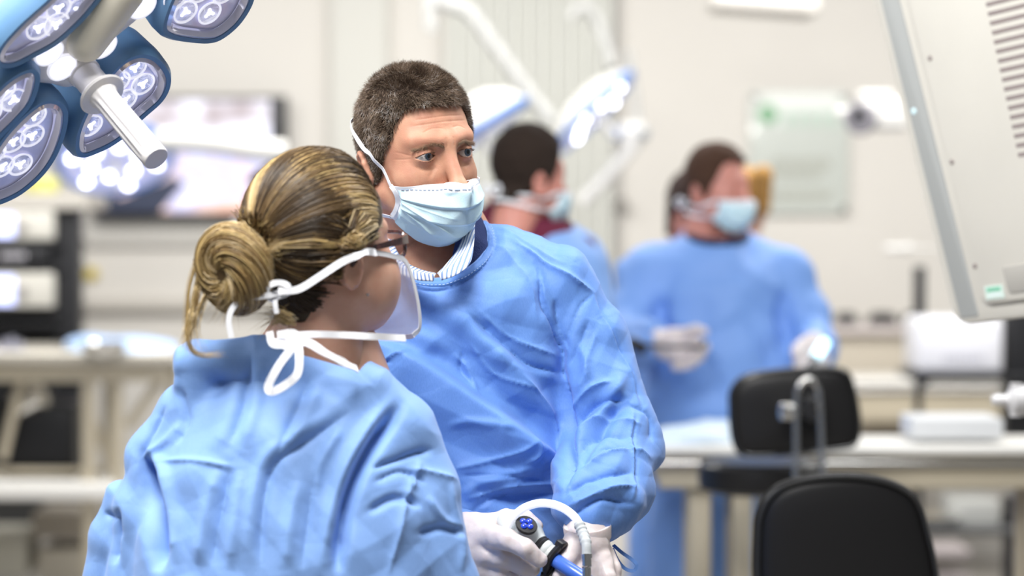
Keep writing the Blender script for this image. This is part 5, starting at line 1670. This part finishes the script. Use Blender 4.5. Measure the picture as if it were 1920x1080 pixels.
T, V, Q, Nn = bg_person('man in a blue gown and white-blue mask facing right, behind the black stool', CB, RB, M_skin_pink, mat('auburn_hair', (.065, .030, .017), rough=.9), .012, bb, bg_, M_gown_bg, gbox=(lo, hi))
finish_gown(T, V, Q, Nn, M_gown_bg, [([(1238, 560), (1240, 600), (1255, 620)], 12, -22, 's'), ([(1472, 540), (1470, 590), (1485, 660)], 10, -25, 's'), ([(1180, 618), (1230, 620), (1245, 600)], 8, -14, 's'), ([(1245, 600), (1320, 610), (1400, 570)], 12, 8, 's'),
             ([(1370, 500), (1430, 540), (1465, 560)], 10, -8, 's'), ([(1400, 600), (1440, 660), (1450, 700)], 10, -9, 's'), ([(1300, 640), (1340, 700), (1350, 760)], 10, -7, 's'), ([(1260, 500), (1240, 540), (1236, 580)], 8, 6, 's')],
            ring_cut(P(1345, 450, 6.46), .075, .085, 1.44), bg_)
nk = MB(); nk.tube([P(1345, 448, 6.46) + A(.078 * math.cos(t), .085 * math.sin(t), .02 * math.sin(t) + .012) for t in np.linspace(0, 6.3, 30)], .010, 8); nk.build('shirt_collar', mat('dark_navy', (.015, .022, .06), rough=.8), T)
def bglove(f, lo, hi, T):
    V, Q = surfnet(f, *bounds_grid(lo, hi, .004), 2); return obj('glove', mesh_np('glove', V, Q, True, [M_glove]), T)
f_ = U((ell(P(1272, 648, 6.18), (.058, .035, .045)), .01), (cap(P(1235, 642, 6.22), P(1262, 646, 6.19), .036), .02),
       (fing([(1285, 625, 6.16), (1305, 618, 6.14), (1320, 622, 6.12)], [.016, .013, .011]), .01), (fing([(1300, 640, 6.15), (1320, 650, 6.12), (1312, 662, 6.10)], [.017, .014, .012]), .006),
       (fing([(1296, 655, 6.15), (1312, 668, 6.12), (1300, 676, 6.10)], [.017, .014, .012]), .006), (fing([(1285, 665, 6.15), (1298, 680, 6.12), (1284, 686, 6.11)], [.016, .013, .011]), .006), (fing([(1270, 668, 6.15), (1280, 686, 6.13), (1266, 688, 6.12)], [.015, .012, .010]), .006))
bglove(f_, P(1210, 720, 6.3) * A(1, 0, 1) + A(0, 6.04, 0), P(1345, 590, 6.3) * A(1, 0, 1) + A(0, 6.30, 0), T)
f_ = U((ell(P(1525, 655, 6.22), (.040, .035, .045)), .01), (fing([(1512, 655, 6.2), (1500, 672, 6.18), (1496, 686, 6.17)], [.017, .014, .012]), .006), (fing([(1522, 668, 6.2), (1516, 684, 6.17), (1510, 694, 6.17)], [.017, .013, .011]), .006),
       (fing([(1534, 668, 6.2), (1532, 685, 6.17), (1526, 695, 6.17)], [.016, .013, .011]), .006), (fing([(1543, 660, 6.2), (1546, 678, 6.17), (1542, 690, 6.17)], [.015, .012, .010]), .006), (fing([(1505, 645, 6.2), (1494, 655, 6.17), (1492, 664, 6.15)], [.016, .013, .011]), .006))
bglove(f_, P(1475, 720, 6.3) * A(1, 0, 1) + A(0, 6.1, 0), P(1570, 600, 6.3) * A(1, 0, 1) + A(0, 6.34, 0), T)
sc2 = thing('light_probe', P(1545, 650, 6.12), 'glowing blue-white probe in the raised hand of the far man', 'probe')
MB().tube([P(1530, 668, 6.10), P(1548, 640, 6.12)], .014, 12).build('probe_tip', mat('glow_blue', (.6, .9, 1), emit=2.2, emit_col=(.55, .85, 1)), sc2)
MB().tube([P(1515, 690, 6.08), P(1530, 668, 6.10)], .010, 12).build('probe_stem', M_chrome, sc2)
sc3 = thing('long_instrument', P(1200, 655, 6.0), 'thin dark instrument held low in both hands of the far man', 'instrument')
MB().tube([P(1322, 642, 6.1), P(1312, 650, 6.08), P(1260, 650, 6.06), P(1180, 645, 6.05)], .006, 8).build('shaft', M_black, sc3)
MB().box(P(1195, 648, 6.04), (.05, .03, .03), R3(0, 0, 30), bev=.008).build('grip', M_black, sc3)
# --- dark-haired person in the maroon top, back turned
CA = P(990, 326, 5.7); RA = R3(124, 4, 0)
sA = .001257
Ka = lambda y, cx, hw, b, d=5.74: (P(960, y, d)[2], P(cx, y, d)[0], d, hw * sA, b)
at_ = loft([(.45, P(970, 800, 5.7)[0], 5.74, .20, .16), Ka(800, 975, 170, .17), Ka(560, 975, 170, .15), Ka(480, 975, 150, .13), Ka(430, 970, 105, .10), Ka(400, 965, 65, .07), Ka(380, 965, 40, .05)])
ag = U((at_, .04), (cap(P(940, 425, 5.75), P(850, 470, 5.75), .055, .07), .05), (cap(P(1000, 435, 5.75), P(1080, 490, 5.75), .05, .07), .05), (cap(P(850, 480, 5.75), P(840, 640, 5.7), .07, .06), .03), (cap(P(1080, 495, 5.75), P(1110, 650, 5.65), .07, .06), .03))
ab = low_body(P(972, 425, 5.75), P(890, 520, 5.75), P(1050, 530, 5.75), P(970, 850, 5.75), 5.75, [[P(890, 520, 5.75), P(845, 620, 5.72), P(900, 700, 5.6)], [P(1050, 530, 5.75), P(1105, 640, 5.68), P(1080, 700, 5.5)]], .058, .13, .09)
lo, hi = (P(750, 600, 5.7)[0], 5.45, 0), (P(1200, 600, 5.7)[0], 6.0, 1.62)
T, V, Q, Nn = bg_person('dark-haired person with maroon top under a pale gown, facing away beyond the near man', CA, RA, M_skin_pink, M_dark_hair, .013, ab, ag, M_gown_lit, gbox=(lo, hi))
finish_gown(T, V, Q, Nn, M_gown_lit, [], ring_cut(P(965, 420, 5.72), .14, .10, 1.50), ag, .6)
mf_ = lambda p: ag(p) + .008
V, Q = surfnet(mf_, *bounds_grid((P(830, 0, 5.7)[0], 5.55, 1.45), (P(1110, 0, 5.7)[0], 5.95, 1.62), .008), 2)
V = V + normals(mf_, V) * .004
obj('maroon_top', mesh_np('maroon_top', V, Q, True, [mat('maroon_cloth', (.12, .012, .035), rough=.9)]), T)
# --- three people mostly hidden behind others
def hidden(label, C, R, hairm, skin, d, grp=None, mask=False, tuft=None, bx=0.):
    s = d / F
    px_ = proj(np.array([C]))[0]; cx, cy = px_
    hw = .19 / s
    H0 = C; C = C + A(bx, 0, 0)
    g = U((loft([(.45, C[0], C[1] + .03, .20, .15), (C[2] - .62, C[0], C[1] + .03, .18, .14), (C[2] - .34, C[0], C[1] + .03, .17, .12), (C[2] - .24, C[0], C[1] + .03, .12, .09), (C[2] - .17, C[0], C[1] + .03, .06, .06)]), .04),
          (cap(C + A(-.07, .03, -.26), C + A(-.17, .03, -.32), .05, .06), .05), (cap(C + A(.07, .03, -.26), C + A(.17, .03, -.32), .05, .06), .05),
          (cap(C + A(-.18, .03, -.34), C + A(-.20, .0, -.62), .06, .05), .03), (cap(C + A(.18, .03, -.34), C + A(.20, .0, -.62), .06, .05), .03))
    b = low_body(C + A(0, .03, -.19), C + A(-.13, .03, -.38), C + A(.13, .03, -.38), C + A(0, .03, -.85), d, [[C + A(-.13, .03, -.38), C + A(-.19, .0, -.62), C + A(-.15, -.12, -.72)], [C + A(.13, .03, -.38), C + A(.19, 0, -.62), C + A(.15, -.12, -.72)]], .05, .12, .08)
    if bx:
        b0, g0 = b, g
        nk_ = cap(H0 + A(0, .01, -.10), C + A(-.03, .03, -.24), .055)
        b = lambda p: smin(b0(p), nk_(p), .03)
        gk_ = cap(H0 + A(.02, .02, -.20), C + A(-.03, .03, -.27), .068)
        g = lambda p: smin(g0(p), gk_(p), .04)
    lo, hi = (C[0] - .46, C[1] - .30, 0), (C[0] + .36, C[1] + .26, C[2] - .12)
    T, V, Q, Nn = bg_person(label, H0, R, skin, hairm, .015, b, g, M_gown_bg, mask=mask, gbox=(lo, hi))
    finish_gown(T, V, Q, Nn, M_gown_bg, [], ring_cut((H0 if bx else C) + A(0, .02, -.2), .06, .06, C[2] - (.21 if bx else .27)), g, .5)
    if tuft is not None:
        V, Q = surfnet(tuft, *bounds_grid(H0 - .2, H0 + .2, .006), 2); V = V + normals(tuft, V) * (nz(V, 60, 2.) * .004)[:, None]
        obj('hair_tail', mesh_np('hair_tail', V, Q, True, [hairm]), T)
    return T
CC = P(1302, 392, 7.3)
hidden('person with dark tied-back hair, half hidden behind the left shoulder of the far man', CC, R3(-140, 0, 0), mat('very_dark_hair', (.03, .014, .010), rough=.9), M_skin_pink, 7.3,
       tuft=U((cap(P(1265, 365, 7.3), P(1257, 435, 7.3), .026, .014), .01)))
CD = P(1392, 385, 7.7)
hidden('blond person almost wholly hidden behind the masked face of the far man', CD, R3(160, 0, 0), mat('golden_hair', (.34, .18, .045), rough=.8), M_skin_fair, 7.7,
       tuft=U((cap(P(1430, 330, 7.62), P(1432, 392, 7.62), .034, .020), .01)))
CE = P(516, 388, 7.0)
hidden('dark-haired person almost wholly hidden behind the head of the blond woman', CE, R3(-100, 0, 0), mat('dark_auburn_hair', (.04, .012, .012), rough=.9), M_skin_pink, 7.0, mask=True, bx=.24)
# ================================================================ stools
def px_outline(pts, d, n=5, tilt=0.):
    q = [A(*pt, 0) for pt in pts]; m = len(q); out = []
    for i in range(m):
        a, b, c, e = q[i - 1], q[i], q[(i + 1) % m], q[(i + 2) % m]
        for j in range(n):
            t = j / n
            v = .5 * (2 * b + (c - a) * t + (2 * a - 5 * b + 4 * c - e) * t * t + (3 * b - a - 3 * c + e) * t ** 3)
            w = P(v[0], v[1], d); out.append((w[0], w[2]))
    return out
def pad(m, o, d, thick, curve, round_=.02, yaw=0.):
    cx = sum(p[0] for p in o) / len(o); cz = sum(p[1] for p in o) / len(o); n = len(o)
    ys = math.sin(math.radians(yaw))
    fn = lambda x, z, h: (x, d + h + curve * (x - cx) ** 2 + ys * (x - cx) * 1., z)
    V = []; Fc = []
    R_ = [(-.10, -thick * .50), (-.06, -thick * .47), (-.03, -thick * .42), (-.012, -thick * .34), (-.003, -thick * .2), (0, 0), (-.003, thick * .2), (-.012, thick * .36), (-.03, thick * .46), (-.06, thick * .5)]
    for g_, h in R_:
        s_ = 1 + g_ / .15
        V += [fn(cx + (x - cx) * s_, cz + (z - cz) * s_, h) for x, z in o]
    for i in range(len(R_) - 1):
        for k in range(n):
            a, b = i * n + k, i * n + (k + 1) % n
            Fc.append((a, b, b + n, a + n))
    for base, h in ((0, -thick * .52), ((len(R_) - 1) * n, thick * .52)):
        c = len(V); V.append(fn(cx, cz, h))
        Fc += [(base + k, base + (k + 1) % n, c) for k in range(n)]
    m.add(V, Fc)
    return fn
def stool(label, ol, d, seat_c, seat_r, pole, chrome_loop=True):
    T = thing('lab_stool', (seat_c[0], seat_c[1], 0), label, 'stool', 'black lab stools')
    o = px_outline(ol, d)
    m = MB(); fn = pad(m, o, d, .045, .35); bk = m.build('backrest', M_black_soft, T)
    cx = sum(p[0] for p in o) / len(o); cz = sum(p[1] for p in o) / len(o)
    pp = [fn(cx + (x - cx) * .945, cz + (z - cz) * .945, -.0195) for x, z in o]
    k = MB(); k.tube(pp + pp[:2], .0038, 8, caps=False); k.build('piping', mat('piping_black', (.02, .02, .02), rough=.2), bk)
    sc = np.array(seat_c)
    k = MB(); k.lathe([(seat_r * .8, -.055), (seat_r * .97, -.045), (seat_r, -.02), (seat_r * .98, .008), (seat_r * .9, .018), (seat_r * .4, .022), (.001, .023)], sc, np.diag([1, .9, 1]), 40); k.build('seat', M_black_soft, T)
    k = MB(); k.tube([sc + A(0, 0, -.05), (sc[0], sc[1], .10)], .025, 16); k.build('column', M_chrome, T)
    for i in range(5):
        t = i * 2 * math.pi / 5 + .3; e = A(sc[0] + .26 * math.cos(t), sc[1] + .26 * math.sin(t), .07)
        k = MB(); k.tube([(sc[0], sc[1], .12), e], [.022, .014], 10, flat=1.5); lg = k.build('leg', M_black, T)
        k = MB(); k.lathe([(.001, -.012), (.028, -.012), (.028, .012), (.001, .012)], e + A(0, 0, -.04), frame((math.sin(t), -math.cos(t), 0)), 16); k.build('caster', M_black, lg)
    k = MB(); k.tube([A(sc[0] + .22 * math.cos(t), sc[1] + .22 * math.sin(t), .32) for t in np.linspace(0, 2 * math.pi, 33)], .010, 8, caps=False)
    for t in (0, 2.1, 4.2): k.tube([A(sc[0], sc[1], .36), A(sc[0] + .22 * math.cos(t), sc[1] + .22 * math.sin(t), .32)], .007, 8)
    k.build('foot_ring', M_chrome, T)
    return T, o, cx, cz
T1, o1, cx1, cz1 = stool('nearest black lab stool, its rounded backrest filling the lower right', [(1412, 1010), (1416, 965), (1436, 925), (1476, 899), (1550, 886), (1630, 889), (1692, 908), (1727, 940), (1746, 1000), (1760, 1060), (1766, 1120), (1760, 1160), (1700, 1180), (1580, 1185), (1450, 1180), (1418, 1140), (1411, 1080)], 4.05,
                         P(1590, 1170, 4.36), .19, None)
k = MB(); c0 = P(1590, 1100, 4.09); k.tube([c0, c0 + A(0, .04, -.10), P(1590, 1210, 4.30)], .014, 10); k.build('back_bracket', M_black, T1)
T2, o2, cx2, cz2 = stool('farther black stool with a chrome loop on the back of its backrest', [(1366, 770), (1368, 732), (1392, 704), (1440, 693), (1500, 688), (1560, 686), (1592, 696), (1606, 730), (1615, 775), (1616, 810), (1606, 836), (1580, 844), (1500, 852), (1420, 858), (1385, 852), (1370, 820)], 5.5,
                         P(1428, 878, 5.64), .150, None)
lo_ = cr([P(1492, 905, 5.40), P(1493, 850, 5.40), P(1493, 760, 5.40), P(1497, 728, 5.40), P(1514, 711, 5.40), P(1532, 726, 5.40), P(1537, 760, 5.40), P(1541, 850, 5.40), P(1545, 905, 5.40), P(1525, 960, 5.52), P(1480, 965, 5.62)], 5)
MB().tube(lo_, .0068, 12).build('chrome_loop', M_chrome, T2)
MB().lathe([(.03, -.04), (.03, 0), (.022, .012)], P(1522, 768, 5.42), frame((0, -1, 0)), 20).build('hinge_knob', M_black, T2)
MB().lathe([(.010, -.03), (.020, -.01), (.020, .018), (.012, .022)], P(1476, 772, 5.41), frame((-1, -.3, 0)), 20).build('clamp_screw', M_chrome, T2)

# ================================================================ tables right
M_steel = mat('brushed_table', (.62, .58, .50), rough=.25, metal=.35)
M_tabw = mat('table_white', (.86, .84, .79), rough=.3)
M_beige2 = mat('beige_metal', (.50, .44, .33), rough=.45)
M_dk = mat('dark_grey_metal', (.07, .07, .07), rough=.5)
def table(label, x0, x1, ytop, d, depth, apron, legs, m1=M_tabw, m2=M_beige2, legw=.06, shelf=None):
    a, b = P(x0, ytop, d), P(x1, ytop, d); z = a[2]
    T = thing('operating_table', ((a[0] + b[0]) / 2, d + depth / 2, 0), label, 'table', None)
    k = MB(); k.box(((a[0] + b[0]) / 2, d + depth / 2, z - .012), (b[0] - a[0], depth, .024), bev=.008); k.build('tabletop', m1, T)
    k = MB(); k.box(((a[0] + b[0]) / 2, d + .05, z - .024 - apron / 2), (b[0] - a[0] - .04, .05, apron - .01), bev=.006)
    k.box(((a[0] + b[0]) / 2, d + depth - .05, z - .024 - apron / 2), (b[0] - a[0] - .04, .05, apron - .01), bev=.006); k.build('apron', m2, T)
    k = MB(); k.box(((a[0] + b[0]) / 2, d + .012, z - .045), (b[0] - a[0] - .02, .02, .014), bev=.004); k.build('side_rail', M_chrome, T)
    for lx in legs:
        for yy in (d + .08, d + depth - .08):
            X = P(lx, 900, d)[0]
            k = MB(); k.box((X, yy, (z - .03) / 2), (legw, legw, z - .03), bev=.008); k.build('leg', m2, T)
    if shelf:
        k = MB(); k.box(((a[0] + b[0]) / 2, d + depth / 2, shelf), (b[0] - a[0] - .1, depth - .06, .03), bev=.006); k.build('shelf', m1, T)
    return T, z
TA, zA = table('pale steel operating table running across the right behind both stools', 1222, 2010, 836, 5.93, .30, .09, (1316, 1398, 1960), legw=.055)
TB_, zB = table('farther grey-topped table in front of the right wall', 1560, 2020, 712, 10.1, .42, .16, (1600, 1980), legw=.06)
dr = thing('drape', P(1300, 840, 5.8), 'crumpled blue-white drape glowing on the near end of the operating table', 'drape')
f_ = U((ell(P(1310, 820, 6.06), (.10, .10, .026)), .02), (ell(P(1270, 826, 6.03), (.06, .08, .018)), .03), (ell(P(1345, 813, 6.08), (.06, .07, .028)), .03))
V, Q = surfnet(f_, *bounds_grid(P(1200, 862, 5.9) , P(1420, 740, 6.3), .006), 2); V = V + normals(f_, V) * (ridged(V, 14, 2.) * .008)[:, None]
obj('sheet', mesh_np('sheet', V, Q, True, [mat('drape_blue', (.72, .84, .95), rough=.5)]), dr)
tag(slab('tray', 1712, 1882, 786, 824, 6.0, .2, mat('tray_white', (.72, .73, .74), rough=.4)), 'flat white tray on the operating table below the white device', 'tray')
# cart with the white device
CT = thing('equipment_cart', P(1900, 900, 8.6) * A(1, 1, 0), 'black equipment cart behind the operating table at the right edge', 'cart')
slab('post', 1886, 1945, 560, 830, 8.6, .10, M_black, CT); slab('post', 1886, 1930, 930, 1260, 8.6, .08, M_black, CT)
slab('shelf', 1716, 1960, 704, 716, 8.5, .4, M_black, CT); slab('shelf', 1716, 1960, 992, 1004, 8.5, .4, M_dk, CT)
slab('back_post', 1716, 1736, 500, 700, 8.9, .06, M_black, CT); slab('back_post', 1716, 1730, 716, 1270, 8.9, .06, M_black, CT)
k = MB(); c = P(1724, 710, 8.48); k.lathe([(.001, -.02), (.022, -.02), (.022, .02), (.001, .02)], P(1728, 716, 8.48), frame((0, -1, 0)), 16); k.build('shelf_knob', M_black, CT)
DV = thing('printer', P(1802, 700, 8.55), 'white box-shaped device with faint lettering on the black cart shelf', 'device')
slab('case', 1722, 1882, 598, 700, 8.52, .32, mat('device_white', (.74, .74, .78), rough=.35), DV, bev=.02)
for i in range(7):
    slab('letter', 1770 + i * 11, 1777 + i * 11, 664, 676, 8.516, .006, mat('device_letter', (.50, .50, .55), rough=.5), DV, bev=0)
tag(slab('box', 1790, 1876, 938, 991, 8.6, .28, mat('grey_box', (.46, .46, .43), rough=.6), bev=.01), 'grey box on the lower shelf of the black cart', 'box')
tag(slab('box', 1640, 1712, 975, 1022, 9.4, .25, mat('pale_box', (.55, .53, .50), rough=.6), bev=.01), 'small pale box under the operating table beside the cart', 'box')
k = MB(); k.box(P(1690, 1030, 9.5), (.5, .3, .03), bev=.005); k.box(P(1690, 1075, 9.5), (.5, .3, .03), bev=.005); k.box(P(1640, 1060, 9.5), (.03, .3, .4), bev=.005)
tag(k.build('storage_rack', mat('pinkish_metal', (.45, .40, .40), rough=.4)), 'low metal rack under the operating table', 'rack')
k = MB(); k.lathe([(.06, 0), (.10, .02), (.12, .05), (.10, .05)], P(1755, 990, 8.68) , np.eye(3), 24)
tag(k.build('bowl', M_chrome), 'shallow shiny bowl below the grey box on the cart', 'bowl')
# beige cabinet with two black knobs on top and a grey box behind the far table
CBN = thing('storage_cabinet', P(1640, 700, 10.7) * A(1, 1, 0), 'beige storage cabinet against the back wall, behind the far table', 'cabinet')
slab('cabinet_body', 1556, 1722, 622, 1084, 10.65, .4, mat('cabinet_beige', (.48, .43, .35), rough=.5), CBN, bev=.02)
slab('cabinet_top', 1550, 1726, 612, 626, 10.6, .46, mat('cabinet_top', (.58, .52, .50), rough=.4), CBN)
for x_, w_ in ((1586, 17), (1655, 22), (1708, 13)):
    k = MB(); c = P(x_, 608, 10.8); k.lathe([(.001, -.02), (w_ * .0030, -.018), (w_ * .0032, .02), (w_ * .0022, .05), (.001, .055)], c, np.eye(3), 20)
    lab = {1586: 'leftmost', 1655: 'middle', 1708: 'rightmost'}[x_]
    tag(k.build('black_dish', M_black), lab + ' of three black round dishes on the beige cabinet', 'dish', 'black dishes on the cabinet')
# white handle of a lamp out of frame, entering from the right edge
HR = thing('side_lamp_handle', P(1900, 750, 4.4), 'white stepped lamp handle poking in from the right edge', 'connector')
k = MB(); k.lathe([(.001, 0), (.009, .003), (.011, .012), (.010, .03), (.020, .034), (.028, .040), (.028, .070), (.020, .075), (.020, .12)], P(1858, 750, 4.4), frame((1, .1, -.02)), 28); k.build('grip', M_lwhite, HR)
k = MB(); k.lathe([(.012, -.03), (.012, .03)], P(1905, 750, 4.4), np.eye(3), 16); k.build('wing', M_lwhite, HR)
k = MB(); k.tube([P(1925, 750, 4.4), P(1940, 751, 4.41), P(2010, 740, 4.42), P(2060, 500, 4.42), P(2060, -200, 4.42)], .022, 14); k.build('support_arm', M_lwhite, HR)

# ================================================================ left side: rack, table
RK = thing('equipment_rack', P(60, 700, 9.8) * A(1, 1, 0), 'tall black equipment rack at the far left', 'rack')
slab('post', 104, 148, 392, 1000, 9.7, .10, M_black, RK); slab('post', -160, -130, 392, 1000, 9.7, .10, M_black, RK)
slab('back_panel', -150, 140, 395, 1000, 10.2, .03, M_dk, RK)
for y_ in (452, 500, 580, 604, 740):
    slab('shelf', -150, 120, y_, y_ + 9, 9.68, .5, M_black, RK)
slab('top_tray', -170, 162, 362, 392, 9.66, .5, M_trunk, RK)
M_dev = mat('device_cream', (.60, .58, .52), rough=.4); M_scrb = mat('small_blue_screen', (.5, .55, .9), emit=1.5, emit_col=(.55, .6, 1))
def device(x0, x1, y0, y1, m, lab, scr=True, let=False):
    T = thing('rack_device', P((x0 + x1) / 2, y1, 9.7), lab, 'device', 'devices in the black rack')
    slab('case', x0, x1, y0, y1, 9.66, .35, m, T, bev=.01)
    if scr: slab('display', x0 + 110, 26, y0 + 6, y1 - 6, 9.655, .01, M_scrb, T, bev=0)
    if let:
        for i in range(6): slab('letter', 2 + i * 8, 7 + i * 8, y0 + 12, y1 - 14, 9.655, .01, mat('pale_letter', (.6, .58, .62), rough=.5), T, bev=0)
    else:
        k = MB(); k.lathe([(.02, 0), (.02, .02), (.014, .024)], P(42, (y0 + y1) / 2, 9.66), frame((0, -1, 0)), 16); k.build('dial', mat('dial_grey', (.3, .28, .27), rough=.5), T)
device(-140, 100, 396, 450, M_dev, 'upper cream device with a blue display in the black rack')
device(-140, 92, 462, 499, M_black, 'black device with pale lettering between the two cream ones', False, True)
device(-140, 100, 512, 577, M_dev, 'lower cream device with a blue display in the black rack')
k = MB(); k.box(P(85, 348, 9.8), (.10, .12, .07), bev=.02); k.box(P(60, 352, 9.82), (.06, .1, .05), bev=.02)
tag(k.build('cloth_bundle', mat('yellow_green', (.62, .60, .18), rough=.7)), 'yellow-green bundle on top of the black rack', 'bundle')
TL = thing('instrument_table', P(120, 700, 8.4) * A(1, 1, 0), 'long beige steel table with lower shelf at the left, carrying a blue drape', 'table')
dL = 8.6
slab('tabletop', -160, 330, 660, 684, dL, .55, M_steel, TL, bev=.01)
slab('apron', -150, 315, 684, 716, dL + .03, .04, M_beige2, TL); slab('shelf', -160, 215, 905, 938, dL, .5, M_tabw, TL, bev=.01)
slab('crossbar', -150, 200, 878, 890, dL + .1, .03, M_beige2, TL)
for x_ in (-140, 152, 205): 
    a, b = P(x_, 1200, dL), P(x_ + 20, 690, dL)
    k = MB(); k.box(((a[0] + b[0]) / 2, dL + .06, b[2] / 2), (b[0] - a[0], .04, b[2]), bev=.006); k.build('leg', M_beige2, TL)
for x_ in (-120, 165, 290):
    a = P(x_, 1200, dL)
    k = MB(); k.box((a[0], dL + .48, P(0, 700, dL)[2] / 2), (.04, .04, P(0, 700, dL)[2]), bev=.006); k.build('leg', M_beige2, TL)
for p_, q_ in (((40, 715), (5, 860)), ((160, 760), (215, 880)), ((300, 715), (240, 800))):
    k = MB(); k.tube([P(*p_, dL + .08), P(*q_, dL + .08)], .018, 10); k.build('brace', M_beige2, TL)
dl = thing('drape', P(230, 670, 8.7), 'smooth blue and white drape lying on the left table', 'drape')
f_ = U((ell(P(235, 655, 8.8), (.19, .2, .040)), .02), (ell(P(170, 648, 8.85), (.09, .15, .032)), .03))
V, Q = surfnet(f_, *bounds_grid((P(80, 720, 8.6)[0], 8.55, P(0, 700, 8.7)[2]), (P(360, 600, 8.7)[0], 9.1, P(0, 600, 8.7)[2]), .009), 2); V = V + normals(f_, V) * (ridged(V, 9, 6.) * .008)[:, None]
obj('sheet', mesh_np('sheet', V, Q, True, [mat('drape_sky', (.42, .60, .90), rough=.35, coat=.4)]), dl)
k = MB(); k.lathe([(.05, 0), (.075, .02), (.085, .05), (.08, .05), (.07, .022), (.045, .006)], P(195, 668, 8.55), np.eye(3), 24)
tag(k.build('steel_bowl', M_chrome), 'small shiny steel bowl at the front of the left table', 'bowl')
for x_, h_ in ((8, 14), (22, 18), (36, 12)):
    k = MB(); k.lathe([(.016, 0), (.016, h_ * .002), (.010, h_ * .002 + .01), (.010, h_ * .002 + .02)], P(x_, 661, 8.7), np.eye(3), 14)
    tag(k.build('bottle', mat('bottle_%d' % x_, (.25, .25, .3), rough=.3)), {8: 'leftmost', 22: 'middle', 36: 'rightmost'}[x_] + ' small dark bottle on the left table', 'bottle', 'bottles on the left table')
tag(slab('storage_case', 10, 140, 760, 904, 8.75, .35, M_black, bev=.01), 'black case standing on the far side of the left table shelf', 'case')
k = MB(); k.lathe([(.001, -.05), (.05, -.05), (.055, .05), (.001, .05)], P(55, 748, 8.75), frame((1, -.3, .55)), 24)
tag(k.build('steel_canister', M_chrome), 'shiny canister below the top of the left table', 'canister')
for x0_, x1_, y0_, y1_, c_, lab in ((60, 190, 960, 1010, (.40, .36, .30), 'tan carton under the left table shelf'), (-40, 50, 1000, 1080, (.52, .50, .42), 'pale carton at the very bottom left corner'), (70, 180, 1030, 1090, (.50, .46, .38), 'beige carton low under the left table')):
    tag(slab('carton', x0_, x1_, y0_, y1_, 9.2, .3, mat('carton_' + str(x0_), c_, rough=.7), bev=.01), lab, 'carton')
